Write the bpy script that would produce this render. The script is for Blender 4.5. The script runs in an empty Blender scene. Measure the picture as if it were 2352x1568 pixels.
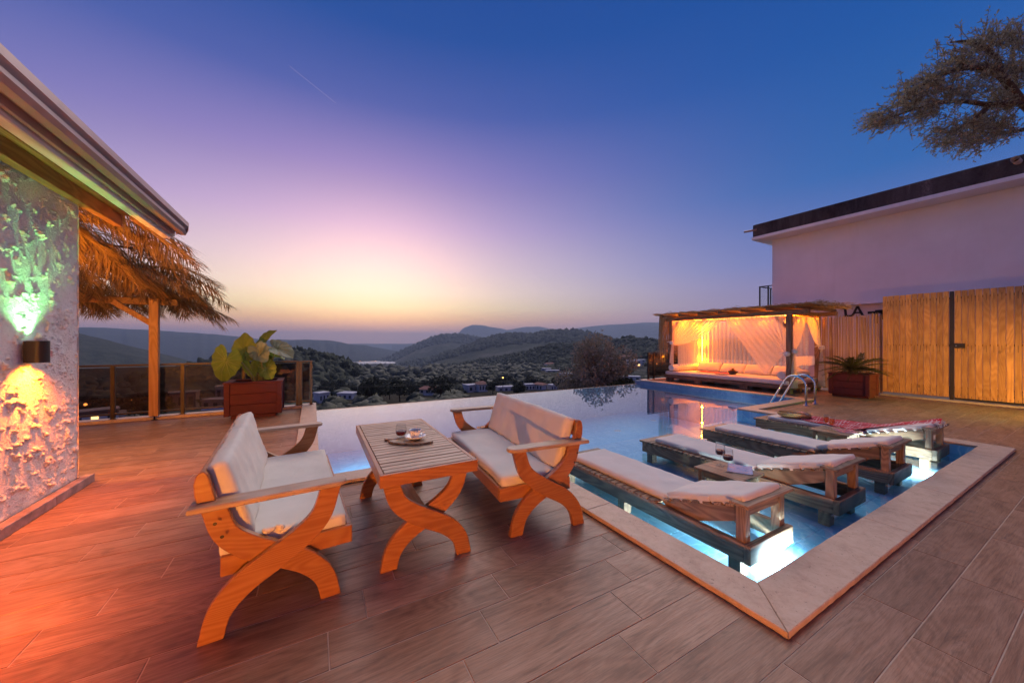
import bpy, bmesh, math, random
import numpy as np
from mathutils import Vector, Matrix, noise as mnoise

random.seed(11)
rng = np.random.default_rng(11)
R = math.radians
scene = bpy.context.scene
COL = scene.collection

# ------------------------------------------------------------------ camera
# world: X runs along the fence-ward pool side, Y along the loungers, deck surface at z = 0
VIEW = R(60.743)
FW = Vector((math.cos(VIEW), math.sin(VIEW), 0))
RT = Vector((math.sin(VIEW), -math.cos(VIEW), 0))
CAM_H = 1.45
cd = bpy.data.cameras.new('camera')
cd.sensor_width = 36.0
cd.lens = 36.0 * 1424.0 / 4096.0
cd.clip_start = 0.05
cd.clip_end = 90000
cam = bpy.data.objects.new('camera', cd)
COL.objects.link(cam)
cam.location = (0, 0, CAM_H)
cam.rotation_euler = (R(90), 0, VIEW - R(90))
scene.camera = cam

# ------------------------------------------------------------------ sky
SUN_AZ = VIEW + R(25.0)
SUN_DIR = Vector((math.cos(SUN_AZ), math.sin(SUN_AZ), 0))


def lin(c):
    return tuple(((v / 255) / 12.92 if v / 255 <= 0.04045 else ((v / 255 + 0.055) / 1.055) ** 2.4) for v in c)


world = bpy.data.worlds.new('World')
scene.world = world
world.use_nodes = True
wn, wl = world.node_tree.nodes, world.node_tree.links
wn.clear()


def wmath(op, a, b=None, clamp=False):
    n = wn.new('ShaderNodeMath'); n.operation = op; n.use_clamp = clamp
    for i, v in enumerate((a, b)):
        if v is None:
            continue
        if isinstance(v, (int, float)):
            n.inputs[i].default_value = v
        else:
            wl.new(v, n.inputs[i])
    return n.outputs[0]


def wdot(vec, d):
    n = wn.new('ShaderNodeVectorMath'); n.operation = 'DOT_PRODUCT'
    wl.new(vec, n.inputs[0]); n.inputs[1].default_value = d
    return n.outputs['Value']


def wramp(fac, stops):
    n = wn.new('ShaderNodeValToRGB')
    e = n.color_ramp.elements
    n.color_ramp.interpolation = 'LINEAR'
    for i, (el, c) in enumerate(stops):
        p = math.sin(R(el))
        el_ = e[i] if i < 2 else e.new(p)
        el_.position = p
        el_.color = (*lin(c), 1)
    wl.new(fac, n.inputs['Fac'])
    return n.outputs['Color']


tc = wn.new('ShaderNodeTexCoord')
vec = tc.outputs['Generated']
zz = wdot(vec, (0, 0, 1))
hs = wdot(vec, SUN_DIR)
hr = wdot(vec, Vector((-SUN_DIR.y, SUN_DIR.x, 0)))
hlen = wmath('SQRT', wmath('ADD', wmath('MULTIPLY', hs, hs), wmath('MULTIPLY', hr, hr)))
cosd = wmath('DIVIDE', hs, wmath('MAXIMUM', hlen, 1e-4))
wgt = wmath('POWER', wmath('DIVIDE', wmath('SUBTRACT', cosd, math.cos(R(78)), True), 1 - math.cos(R(78)), True), 2.6)
elev = wmath('MAXIMUM', zz, 0.0)
near_sun = wramp(elev, [(0, (214, 142, 118)), (1.8, (228, 154, 112)), (3.4, (250, 192, 116)), (5.2, (255, 226, 164)),
                        (7.5, (254, 226, 196)), (11, (238, 208, 206)), (17, (206, 174, 210)), (24.5, (154, 135, 198)),
                        (32, (84, 98, 174)), (40, (30, 78, 158)), (55, (0, 64, 146)), (90, (0, 52, 126))])
far_side = wramp(elev, [(0, (168, 132, 160)), (4, (148, 128, 172)), (10, (102, 118, 184)), (19, (34, 100, 176)),
                        (33, (0, 82, 164)), (55, (0, 64, 148)), (90, (0, 52, 126))])
mixs = wn.new('ShaderNodeMix'); mixs.data_type = 'RGBA'
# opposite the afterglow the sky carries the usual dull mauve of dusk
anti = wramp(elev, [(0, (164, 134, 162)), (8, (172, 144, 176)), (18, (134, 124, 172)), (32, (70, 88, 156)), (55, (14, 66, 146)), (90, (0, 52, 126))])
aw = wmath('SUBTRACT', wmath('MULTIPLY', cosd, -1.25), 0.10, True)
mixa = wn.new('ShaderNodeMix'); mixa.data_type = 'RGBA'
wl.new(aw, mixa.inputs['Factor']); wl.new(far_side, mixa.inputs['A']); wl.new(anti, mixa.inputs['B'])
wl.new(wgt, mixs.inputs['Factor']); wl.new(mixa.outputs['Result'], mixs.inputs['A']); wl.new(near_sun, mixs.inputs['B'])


def cam_dir(px, py):           # a direction in the sky, from azimuth / elevation of the view it was measured in
    v = FW * 818 + RT * (px - 1176) + Vector((0, 0, 784 - py))
    return v.normalized()


# the thin aircraft trail high in the sky
d1, d2 = cam_dir(665, 152), cam_dir(771, 237)
nrm = d1.cross(d2).normalized()
mid = (d1 + d2).normalized()
off = wmath('ABSOLUTE', wdot(vec, nrm))
line = wmath('SUBTRACT', 1.0, wmath('DIVIDE', off, 0.0011), True)
inseg = wmath('GREATER_THAN', wdot(vec, mid), math.cos(d1.angle(d2) / 2))
trail = wmath('MULTIPLY', wmath('MULTIPLY', line, inseg), 0.22)
mixt = wn.new('ShaderNodeMix'); mixt.data_type = 'RGBA'
wl.new(trail, mixt.inputs['Factor']); wl.new(mixs.outputs['Result'], mixt.inputs['A'])
mixt.inputs['B'].default_value = (*lin((226, 200, 220)), 1)
# afterglow where the sun went down
gd = (FW * math.cos(R(20.5)) - RT * math.sin(R(20.5))) * math.cos(R(6)) + Vector((0, 0, math.sin(R(6))))
ang_ = wmath('ARCCOSINE', wdot(vec, gd.normalized()))
glow = wmath('EXPONENT', wmath('MULTIPLY', wmath('POWER', wmath('DIVIDE', ang_, R(13)), 2.0), -1.0))
glc = wn.new('ShaderNodeMix'); glc.data_type = 'RGBA'; glc.blend_type = 'ADD'
wl.new(wmath('MULTIPLY', glow, 0.52), glc.inputs['Factor']); wl.new(mixt.outputs['Result'], glc.inputs['A'])
glc.inputs['B'].default_value = (1.0, 0.50, 0.24, 1)
mixt = glc
bg = wn.new('ShaderNodeBackground')
# towards the horizon the glow is brighter than the film can hold
gain = wmath('ADD', 1.0, wmath('MULTIPLY', wmath('SUBTRACT', 1.0, wmath('MULTIPLY', elev, 2.6), True), wmath('ADD', 0.15, wmath('MULTIPLY', wgt, 0.35))))
wl.new(gain, bg.inputs['Strength'])
wl.new(mixt.outputs['Result'], bg.inputs['Color'])
wo = wn.new('ShaderNodeOutputWorld')
wl.new(bg.outputs[0], wo.inputs['Surface'])

# the sun has just gone: this wide, soft lamp is added to lift the deck and house wall
sd = bpy.data.lights.new('sun', 'SUN')
sd.energy = 2.0
sd.angle = R(58)
sd.color = (1.0, 0.86, 0.75)
so = bpy.data.objects.new('sun', sd)
COL.objects.link(so)
FILL_DIR = Vector((math.cos(VIEW - R(8)), math.sin(VIEW - R(8)), math.tan(R(48))))
so.rotation_euler = (-FILL_DIR).to_track_quat('-Z', 'Y').to_euler()

scene.view_settings.view_transform = 'Standard'
scene.view_settings.look = 'None'
scene.view_settings.exposure = 0.0
scene.view_settings.gamma = 1.0
scene.view_settings.use_curve_mapping = False
scene.render.engine = 'CYCLES'
cy = scene.cycles
cy.use_denoising = True
cy.max_bounces = 8
cy.diffuse_bounces = 3
cy.glossy_bounces = 4
cy.transmission_bounces = 6
cy.transparent_max_bounces = 24
cy.volume_bounces = 0
cy.caustics_reflective = False
cy.caustics_refractive = False
cy.sample_clamp_indirect = 6.0

# ------------------------------------------------------------------ materials


class NT:
    """small helper round one node tree"""

    def __init__(self, name):
        self.m = bpy.data.materials.new(name)
        self.m.use_nodes = True
        self.n, self.l = self.m.node_tree.nodes, self.m.node_tree.links
        self.n.clear()
        self.out = self.n.new('ShaderNodeOutputMaterial')

    def new(self, t, **kw):
        n = self.n.new(t)
        for k, v in kw.items():
            if hasattr(n, k):
                setattr(n, k, v)
            else:
                self.put(v, n.inputs[k])
        return n

    def put(self, v, sock):
        if isinstance(v, bpy.types.NodeSocket):
            self.l.new(v, sock)
        elif isinstance(v, (tuple, list)) and len(v) == 3 and sock.type == 'RGBA':
            sock.default_value = (*v, 1)
        else:
            sock.default_value = v

    def math(self, op, a, b=0.0, clamp=False):
        n = self.n.new('ShaderNodeMath'); n.operation = op; n.use_clamp = clamp
        self.put(a, n.inputs[0]); self.put(b, n.inputs[1])
        return n.outputs[0]

    def mix(self, f, a, b, blend='MIX'):
        n = self.n.new('ShaderNodeMix'); n.data_type = 'RGBA'; n.blend_type = blend
        self.put(f, n.inputs['Factor']); self.put(a, n.inputs['A']); self.put(b, n.inputs['B'])
        return n.outputs['Result']

    def ramp(self, f, stops):
        n = self.n.new('ShaderNodeValToRGB')
        e = n.color_ramp.elements
        for i, (p, c) in enumerate(stops):
            x = e[i] if i < 2 else e.new(p)
            x.position = p
            x.color = (*c, 1) if isinstance(c, tuple) else (c, c, c, 1)
        self.l.new(f, n.inputs['Fac'])
        return n.outputs['Color']

    def noise(self, vec, scale, detail=3, rough=0.55, dist=0.0):
        n = self.n.new('ShaderNodeTexNoise')
        if vec is not None:
            self.l.new(vec, n.inputs['Vector'])
        n.inputs['Scale'].default_value = scale
        n.inputs['Detail'].default_value = detail
        n.inputs['Roughness'].default_value = rough
        n.inputs['Distortion'].default_value = dist
        return n.outputs['Fac']

    def coord(self, kind='Object', stretch=(1, 1, 1), shift=True):
        if kind == 'World':
            v = self.n.new('ShaderNodeNewGeometry').outputs['Position']
        else:
            v = self.n.new('ShaderNodeTexCoord').outputs[kind]
        if shift:                                    # every object gets its own piece of the pattern
            r = self.n.new('ShaderNodeObjectInfo').outputs['Random']
            isl = self.n.new('ShaderNodeNewGeometry').outputs['Random Per Island']
            s = self.math('MULTIPLY', self.math('ADD', r, isl), 37.0)
            a = self.n.new('ShaderNodeVectorMath'); a.operation = 'ADD'
            self.l.new(v, a.inputs[0]); self.l.new(s, a.inputs[1])
            v = a.outputs[0]
        m = self.n.new('ShaderNodeVectorMath'); m.operation = 'MULTIPLY'
        self.l.new(v, m.inputs[0]); m.inputs[1].default_value = stretch
        return m.outputs[0]

    def rnd(self):
        r = self.n.new('ShaderNodeObjectInfo').outputs['Random']
        isl = self.n.new('ShaderNodeNewGeometry').outputs['Random Per Island']
        return self.math('FRACT', self.math('ADD', self.math('MULTIPLY', r, 7.31), self.math('MULTIPLY', isl, 3.17)))

    def bump(self, h, strength=0.3, dist=0.01):
        b = self.n.new('ShaderNodeBump')
        b.inputs['Strength'].default_value = strength
        b.inputs['Distance'].default_value = dist
        self.l.new(h, b.inputs['Height'])
        return b.outputs['Normal']

    def bsdf(self, col, rough=0.5, normal=None, metal=0.0, spec=0.5, coat=0.0, link=True):
        b = self.n.new('ShaderNodeBsdfPrincipled')
        self.put(col, b.inputs['Base Color'])
        self.put(rough, b.inputs['Roughness'])
        b.inputs['Metallic'].default_value = metal
        b.inputs['Specular IOR Level'].default_value = spec
        b.inputs['Coat Weight'].default_value = coat
        b.inputs['Coat Roughness'].default_value = 0.15
        if normal is not None:
            self.l.new(normal, b.inputs['Normal'])
        if link:
            self.l.new(b.outputs[0], self.out.inputs['Surface'])
        return b.outputs[0]


def plain(name, col, rough=0.6, var=0.12, scale=6, bump=0.0, metal=0.0, spec=0.5, coat=0.0):
    t = NT(name)
    v = t.coord()
    n = t.noise(v, scale, 4)
    dark = tuple(c * (1 - var * 1.6) for c in col)
    lite = tuple(min(1, c * (1 + var)) for c in col)
    c = t.ramp(n, [(0.3, dark), (0.7, lite)])
    nor = t.bump(t.noise(v, scale * 6, 4), bump, 0.01) if bump else None
    t.bsdf(c, rough, nor, metal, spec, coat)
    return t.m


def wood(name, lite, dark, axis=0, ring=9.0, fine=60.0, rough=0.5, coat=0.0, contrast=0.6, knots=True, vary=0.25, bump=0.15):
    t = NT(name)
    st = [1.0, 1.0, 1.0]; st[axis] = 0.16
    v = t.coord('Object', tuple(st))
    field = t.noise(v, 2.6, 2, 0.5, 0.4)
    rings = t.math('SINE', t.math('MULTIPLY', field, ring * 30))
    rings = t.math('MULTIPLY_ADD', rings, 0.5)
    t.n[-1].inputs[2].default_value = 0.5
    st2 = [1.0, 1.0, 1.0]; st2[axis] = 0.03
    v2 = t.coord('Object', tuple(st2))
    fib = t.noise(v2, fine, 3, 0.6)
    f = t.math('ADD', t.math('MULTIPLY', rings, contrast), t.math('MULTIPLY', fib, 1 - contrast))
    c = t.ramp(f, [(0.22, lite), (0.85, dark)])
    if knots:
        st3 = [1.0, 1.0, 1.0]; st3[axis] = 0.45
        v3 = t.coord('Object', tuple(st3))
        vo = t.new('ShaderNodeTexVoronoi', Scale=3.1, Vector=v3).outputs['Distance']
        k = t.ramp(vo, [(0.035, 1.0), (0.075, 0.0)])
        c = t.mix(t.math('MULTIPLY', k, 0.75), c, tuple(x * 0.28 for x in dark))
    big = t.noise(t.coord('Object', (1, 1, 1)), 3.0, 3)
    c = t.mix(1.0, c, t.ramp(big, [(0.3, 1 - vary), (0.75, 1.0)]), 'MULTIPLY')
    r = t.rnd()
    c = t.mix(1.0, c, t.ramp(r, [(0.0, 1 - vary), (1.0, 1.0)]), 'MULTIPLY')
    t.bsdf(c, rough, t.bump(f, bump, 0.004), coat=coat)
    return t.m


def emit(name, col, strength):
    t = NT(name)
    e = t.new('ShaderNodeEmission', Color=col, Strength=strength)
    t.l.new(e.outputs[0], t.out.inputs['Surface'])
    return t.m


def glass(name, tint, rough=0.02, fac=None, ior=1.45):
    t = NT(name)
    tr = t.new('ShaderNodeBsdfTransparent', Color=tint)
    gl = t.new('ShaderNodeBsdfGlossy', Roughness=rough)
    ge = t.n.new('ShaderNodeNewGeometry')
    dt = t.new('ShaderNodeVectorMath', operation='DOT_PRODUCT')
    t.l.new(ge.outputs['Normal'], dt.inputs[0]); t.l.new(ge.outputs['Incoming'], dt.inputs[1])
    om = t.math('SUBTRACT', 1.0, t.math('ABSOLUTE', dt.outputs['Value']), True)
    fr = t.math('MULTIPLY_ADD', t.math('POWER', om, 5.0), 0.95)
    t.n[-1].inputs[2].default_value = ((ior - 1) / (ior + 1)) ** 2
    mx = t.new('ShaderNodeMixShader')
    t.l.new(fr, mx.inputs[0])
    t.l.new(tr.outputs[0], mx.inputs[1]); t.l.new(gl.outputs[0], mx.inputs[2])
    t.l.new(mx.outputs[0], t.out.inputs['Surface'])
    return t.m


def cloth(name, col, rough=0.9, weave=220, sheen=0.2, bumpn=6.0, bs=0.25):
    t = NT(name)
    v = t.coord('Object', shift=False)
    n = t.noise(v, 3.2, 4)
    c = t.ramp(n, [(0.25, tuple(x * 0.86 for x in col)), (0.75, col)])
    w = t.math('ADD', t.math('MULTIPLY', t.noise(v, weave, 2), 0.15), t.noise(v, bumpn, 4, 0.6, 0.8))
    t.bsdf(c, rough, t.bump(w, bs, 0.02), spec=0.2)
    return t.m


def sheer(name, col, alpha):
    t = NT(name)
    v = t.coord('Object', shift=False)
    n = t.noise(v, 30, 3)
    a = t.math('MULTIPLY_ADD', n, 0.35); t.n[-1].inputs[2].default_value = alpha - 0.17
    d = t.new('ShaderNodeBsdfDiffuse', Color=col)
    tl = t.new('ShaderNodeBsdfTranslucent', Color=col)
    m1 = t.new('ShaderNodeMixShader'); m1.inputs[0].default_value = 0.55
    t.l.new(d.outputs[0], m1.inputs[1]); t.l.new(tl.outputs[0], m1.inputs[2])
    tr = t.new('ShaderNodeBsdfTransparent')
    m2 = t.new('ShaderNodeMixShader')
    t.l.new(a, m2.inputs[0]); t.l.new(tr.outputs[0], m2.inputs[1]); t.l.new(m1.outputs[0], m2.inputs[2])
    t.l.new(m2.outputs[0], t.out.inputs['Surface'])
    return t.m


def leafmat(name, a, b, trans=0.3, rough=0.5):
    t = NT(name)
    r = t.rnd()
    n = t.noise(t.coord('Object', shift=False), 2.0, 2)
    f = t.math('ADD', t.math('MULTIPLY', r, 0.6), t.math('MULTIPLY', n, 0.4))
    c = t.ramp(f, [(0.15, a), (0.85, b)])
    s = t.bsdf(c, rough, link=False, spec=0.3)
    tl = t.new('ShaderNodeBsdfTranslucent', Color=c)
    mx = t.new('ShaderNodeMixShader'); mx.inputs[0].default_value = trans
    t.l.new(s, mx.inputs[1]); t.l.new(tl.outputs[0], mx.inputs[2])
    t.l.new(mx.outputs[0], t.out.inputs['Surface'])
    return t.m


def deck_tile_mat():
    t = NT('deck tile print')
    v = t.coord('World', (0.35, 1, 1))
    v2 = t.coord('World', (0.06, 1, 1))
    n = t.noise(v, 4.0, 5, 0.62, 1.2)
    fib = t.noise(v2, 95, 5, 0.8)
    cath = t.math('SINE', t.math('MULTIPLY', t.noise(v, 2.1, 2, 0.5, 0.5), 120.0))
    midn = t.noise(t.coord('World', (0.07, 1, 1)), 26, 4, 0.7, 0.6)
    f = t.math('ADD', t.math('ADD', t.math('MULTIPLY', n, 0.44), t.math('MULTIPLY', fib, 0.32)), t.math('ADD', t.math('MULTIPLY', midn, 0.21), t.math('MULTIPLY', cath, 0.03)))
    c = t.ramp(f, [(0.34, (0.190, 0.094, 0.054)), (0.47, (0.320, 0.175, 0.105)), (0.60, (0.430, 0.255, 0.165))])
    ln = t.noise(t.coord('World', (0.035, 1, 1)), 150, 3, 0.8, 0.3)
    c = t.mix(t.math('MULTIPLY', t.ramp(ln, [(0.48, 0.0), (0.62, 1.0)]), 0.30), c, (0.06, 0.036, 0.025))
    kn = t.noise(t.coord('World', (0.6, 1, 1)), 3.4, 4, 0.6, 1.0)
    k = t.ramp(kn, [(0.66, 0.0), (0.78, 1.0)])
    c = t.mix(t.math('MULTIPLY', k, 0.62), c, (0.055, 0.034, 0.028))
    r = t.rnd()
    c = t.mix(1.0, c, t.ramp(r, [(0.0, (0.72, 0.70, 0.70)), (1.0, (1.0, 1.0, 1.0))]), 'MULTIPLY')
    scr = t.noise(t.coord('World', (0.12, 1, 1)), 16, 4, 0.75, 1.2)
    c = t.mix(t.math('MULTIPLY', t.ramp(scr, [(0.58, 0.0), (0.68, 1.0)]), 0.38), c, (0.05, 0.032, 0.024))
    ro = t.ramp(f, [(0.3, 0.46), (0.7, 0.30)])
    t.bsdf(c, ro, t.bump(fib, 0.10, 0.004), spec=0.3)
    return t.m


def travertine():
    t = NT('travertine')
    v = t.coord('Object', (1, 1, 1))
    n = t.noise(v, 9.0, 7, 0.72, 0.25)
    pits = t.noise(t.coord('World', (1, 1, 1)), 46, 3, 0.7)
    c = t.ramp(n, [(0.3, (0.42, 0.27, 0.185)), (0.5, (0.54, 0.365, 0.26)), (0.72, (0.61, 0.44, 0.325))])
    pk = t.ramp(pits, [(0.30, 1.0), (0.36, 0.0)])
    c = t.mix(t.math('MULTIPLY', pk, 0.7), c, (0.16, 0.09, 0.06))
    t.bsdf(c, 0.55, t.bump(t.math('ADD', n, t.math('MULTIPLY', pits, 0.6)), 0.35, 0.006))
    return t.m


def limestone(name='limestone', base=((0.66, 0.59, 0.54), (0.80, 0.74, 0.69), (0.88, 0.84, 0.80))):
    t = NT(name)
    v = t.coord('World')
    n = t.noise(v, 4.5, 6, 0.65, 0.5)
    fine = t.noise(v, 38, 5, 0.7)
    c = t.ramp(n, [(0.25, base[0]), (0.5, base[1]), (0.75, base[2])])
    c = t.mix(t.math('MULTIPLY', t.ramp(fine, [(0.28, 1.0), (0.42, 0.0)]), 0.5), c, (0.2, 0.15, 0.12))
    t.bsdf(c, 0.9, t.bump(t.math('ADD', t.math('MULTIPLY', n, 1.0), t.math('MULTIPLY', fine, 1.3)), 0.7, 0.02), spec=0.15)
    return t.m


def pool_tile_mat(name, a, b, vein):
    t = NT(name)
    v = t.coord('World', (1, 1, 1))
    n = t.noise(v, 2.2, 4, 0.6, 1.0)
    c = t.ramp(n, [(0.3, a), (0.7, b)])
    vo = t.new('ShaderNodeTexVoronoi', feature='DISTANCE_TO_EDGE', Scale=3.6)
    w = t.new('ShaderNodeVectorMath', operation='ADD')
    sc = t.new('ShaderNodeVectorMath', operation='SCALE')
    nz = t.n.new('ShaderNodeTexNoise'); t.l.new(v, nz.inputs['Vector']); nz.inputs['Scale'].default_value = 2.5
    t.l.new(nz.outputs['Color'], sc.inputs[0]); sc.inputs['Scale'].default_value = 0.9
    t.l.new(v, w.inputs[0]); t.l.new(sc.outputs[0], w.inputs[1])
    t.l.new(w.outputs[0], vo.inputs['Vector'])
    ve = t.ramp(vo.outputs['Distance'], [(0.0, 1.0), (0.07, 0.0)])
    c = t.mix(t.math('MULTIPLY', ve, t.math('MULTIPLY', t.noise(v, 1.4, 2), 0.9)), c, vein)
    t.bsdf(c, 0.35)
    return t.m


def water_mat():
    t = NT('pool water')
    v = t.coord('World', (0.5, 1.0, 1), shift=False)
    n = t.noise(v, 1.3, 1, 0.4)
    nor = t.bump(n, 0.008, 0.05)
    tr = t.new('ShaderNodeBsdfTransparent', Color=(0.74, 0.95, 1.0))
    gl = t.new('ShaderNodeBsdfGlossy', Roughness=0.015)
    t.l.new(nor, gl.inputs['Normal'])
    ge = t.n.new('ShaderNodeNewGeometry')
    dt = t.new('ShaderNodeVectorMath', operation='DOT_PRODUCT')
    t.l.new(nor, dt.inputs[0]); t.l.new(ge.outputs['Incoming'], dt.inputs[1])
    om = t.math('SUBTRACT', 1.0, t.math('ABSOLUTE', dt.outputs['Value']), True)
    fr = t.math('MULTIPLY_ADD', t.math('POWER', om, 3.1), 0.95)
    t.n[-1].inputs[2].default_value = 0.035
    mx = t.new('ShaderNodeMixShader')
    t.l.new(fr, mx.inputs[0]); t.l.new(tr.outputs[0], mx.inputs[1]); t.l.new(gl.outputs[0], mx.inputs[2])
    t.l.new(mx.outputs[0], t.out.inputs['Surface'])
    return t.m


def plaid():
    t = NT('red plaid cloth')
    uv = t.n.new('ShaderNodeTexCoord').outputs['UV']
    sp = t.n.new('ShaderNodeSeparateXYZ'); t.l.new(uv, sp.inputs[0])

    def stripes(s, k, wd):
        f = t.math('FRACT', t.math('MULTIPLY', s, k))
        return t.math('LESS_THAN', t.math('ABSOLUTE', t.math('SUBTRACT', f, 0.5)), wd)
    u, v = sp.outputs[0], sp.outputs[1]
    a = t.math('MAXIMUM', stripes(u, 10, 0.055), stripes(u, 20, 0.05))
    b = t.math('MAXIMUM', stripes(v, 5, 0.055), stripes(v, 10, 0.05))
    wide = t.math('MULTIPLY', t.math('ADD', stripes(u, 5, 0.22), stripes(v, 2.5, 0.22)), 0.22)
    c = t.mix(wide, (0.48, 0.008, 0.016), (0.60, 0.16, 0.16))
    c = t.mix(t.math('MULTIPLY', t.math('ADD', a, b), 0.42), c, (0.80, 0.70, 0.68))
    t.bsdf(c, 0.95, spec=0.1)
    return t.m


def magazine_mat(name, a, b, c3):
    t = NT(name)
    v = t.coord('Object', shift=False)
    n = t.noise(v, 9.0, 4, 0.6, 1.0)
    c = t.ramp(n, [(0.3, a), (0.5, b), (0.68, c3)])
    t.bsdf(c, 0.18, coat=0.4)
    return t.m


def plaster(name, col, stain=0.12):
    t = NT(name)
    v = t.coord('World', shift=False)
    n = t.noise(v, 0.7, 5, 0.6)
    st = t.noise(t.coord('World', (3, 3, 0.25), shift=False), 0.9, 4, 0.6)
    c = t.ramp(n, [(0.3, tuple(x * (1 - stain) for x in col)), (0.7, col)])
    c = t.mix(t.math('MULTIPLY', t.ramp(st, [(0.55, 0.0), (0.75, 1.0)]), 0.14), c, tuple(x * 0.6 for x in col))
    t.bsdf(c, 0.9, t.bump(t.noise(v, 60, 4), 0.25, 0.01), spec=0.2)
    return t.m


def concrete_parapet():
    t = NT('weathered dark parapet')
    v = t.coord('World', (1, 1, 0.3), shift=False)
    n = t.noise(v, 1.6, 6, 0.68, 0.6)
    f = t.noise(t.coord('World', shift=False), 24, 4, 0.7)
    c = t.ramp(t.math('ADD', t.math('MULTIPLY', n, 0.8), t.math('MULTIPLY', f, 0.25)),
               [(0.36, (0.03, 0.028, 0.033)), (0.6, (0.085, 0.08, 0.088)), (0.78, (0.28, 0.26, 0.26))])
    t.bsdf(c, 0.95, t.bump(f, 0.5, 0.02), spec=0.1)
    return t.m


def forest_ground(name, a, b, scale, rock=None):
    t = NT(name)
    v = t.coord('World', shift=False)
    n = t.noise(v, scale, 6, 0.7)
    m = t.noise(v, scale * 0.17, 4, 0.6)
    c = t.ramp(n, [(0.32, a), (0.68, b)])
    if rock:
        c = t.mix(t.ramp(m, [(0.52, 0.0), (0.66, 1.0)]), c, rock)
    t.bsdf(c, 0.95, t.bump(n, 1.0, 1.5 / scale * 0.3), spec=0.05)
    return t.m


M = {}
M['pine'] = wood('lacquered pine', (0.55, 0.215, 0.055), (0.40, 0.120, 0.022), 0, 9, 70, 0.36, 0.25, 0.38, True, 0.22)
M['pine_y'] = wood('lacquered pine lengthwise', (0.55, 0.215, 0.055), (0.40, 0.120, 0.022), 1, 9, 70, 0.36, 0.25, 0.38, True, 0.22)
M['pine_top'] = wood('sky-lit pine tops', (0.68, 0.45, 0.28), (0.50, 0.29, 0.155), 0, 6, 70, 0.42, 0.1, 0.45, False, 0.2)  # paler pine for upward faces; the skylight on them is put into the colour
M['post'] = wood('pine post', (0.60, 0.29, 0.10), (0.46, 0.19, 0.055), 2, 4, 50, 0.5, 0.0, 0.5, True, 0.15)
M['beam_y'] = wood('pale eaves timber', (0.86, 0.72, 0.62), (0.64, 0.47, 0.36), 1, 4, 60, 0.6, 0.0, 0.5, True, 0.15)
M['soffit'] = wood('varnished soffit board', (0.42, 0.20, 0.07), (0.26, 0.10, 0.03), 1, 5, 60, 0.5, 0.0, 0.5, True, 0.2)
M['aged'] = wood('weathered lounger wood', (0.50, 0.300, 0.170), (0.23, 0.120, 0.062), 1, 6, 70, 0.55, 0.0, 0.45, True, 0.45, 0.35)
M['aged_x'] = wood('weathered lounger wood crosswise', (0.50, 0.300, 0.170), (0.23, 0.120, 0.062), 0, 6, 70, 0.55, 0.0, 0.45, False, 0.5, 0.35)
M['aged_z'] = wood('weathered lounger wood upright', (0.50, 0.300, 0.170), (0.23, 0.120, 0.062), 2, 6, 70, 0.5, 0.0, 0.45, True, 0.4, 0.35)
M['fence'] = wood('larch fence board', (0.62, 0.37, 0.14), (0.45, 0.23, 0.075), 2, 5, 55, 0.6, 0.0, 0.5, True, 0.35)
M['gazebo'] = wood('gazebo timber', (0.36, 0.21, 0.12), (0.17, 0.085, 0.045), 1, 5, 60, 0.65, 0.0, 0.5, True, 0.3)
M['gazebo_z'] = wood('gazebo post timber', (0.38, 0.23, 0.13), (0.20, 0.10, 0.055), 2, 5, 60, 0.65, 0.0, 0.5, True, 0.3)
M['tray'] = wood('olive wood slice', (0.50, 0.32, 0.18), (0.26, 0.13, 0.06), 0, 12, 60, 0.4, 0.1, 0.7, False, 0.1)
M['cream'] = cloth('cream canvas', (0.80, 0.72, 0.62))
M['pad'] = cloth('cream lounger canvas', (0.76, 0.67, 0.60), bs=0.18)
M['white_cloth'] = cloth('white cotton', (0.80, 0.74, 0.68))
M['sheer'] = sheer('sheer white curtain', (0.86, 0.80, 0.76), 0.56)
M['lace'] = sheer('lace hem', (0.88, 0.82, 0.78), 0.75)
M['tile'] = deck_tile_mat()
M['grout'] = plain('pale grout', (0.50, 0.35, 0.26), 0.9)
M['trav'] = travertine()
M['lime'] = limestone()
M['mortar'] = limestone('lime mortar', ((0.52, 0.46, 0.42), (0.66, 0.60, 0.56), (0.76, 0.70, 0.66)))
M['skirt'] = plain('stone skirting tile', (0.30, 0.21, 0.20), 0.5, 0.3, 9)
M['maroon'] = wood('maroon painted board', (0.105, 0.011, 0.014), (0.075, 0.008, 0.011), 0, 3, 60, 0.75, 0.0, 0.35, False, 0.15)
M['soil'] = plain('potting soil', (0.045, 0.028, 0.018), 0.95, 0.4, 40, 0.6)
M['brown_alu'] = plain('brown aluminium', (0.055, 0.032, 0.018), 0.38, 0.1, 5, 0, 0.3)
M['black_alu'] = plain('black metal', (0.018, 0.016, 0.016), 0.45, 0.1, 5, 0, 0.2)
M['pane'] = glass('smoked glass', (0.52, 0.42, 0.38), 0.01, ior=1.55)
M['clear'] = glass('clear glass', (0.96, 0.97, 0.97), 0.0)
M['chrome'] = plain('polished steel', (0.72, 0.72, 0.74), 0.12, 0.03, 3, 0, 1.0)
M['gutter'] = plain('mauve steel gutter', (0.36, 0.22, 0.20), 0.35, 0.08, 4, 0, 0.2)
M['rooftile'] = plain('clay roof tile', (0.36, 0.17, 0.12), 0.75, 0.25, 8, 0.3)
M['thatch'] = leafmat('dry palm thatch', (0.16, 0.085, 0.035), (0.42, 0.25, 0.11), 0.25, 0.7)
M['reed'] = leafmat('dry reed', (0.26, 0.15, 0.065), (0.50, 0.33, 0.16), 0.1, 0.7)
M['leaf_big'] = leafmat('elephant ear leaf', (0.10, 0.16, 0.025), (0.22, 0.26, 0.035), 0.35, 0.4)
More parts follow.
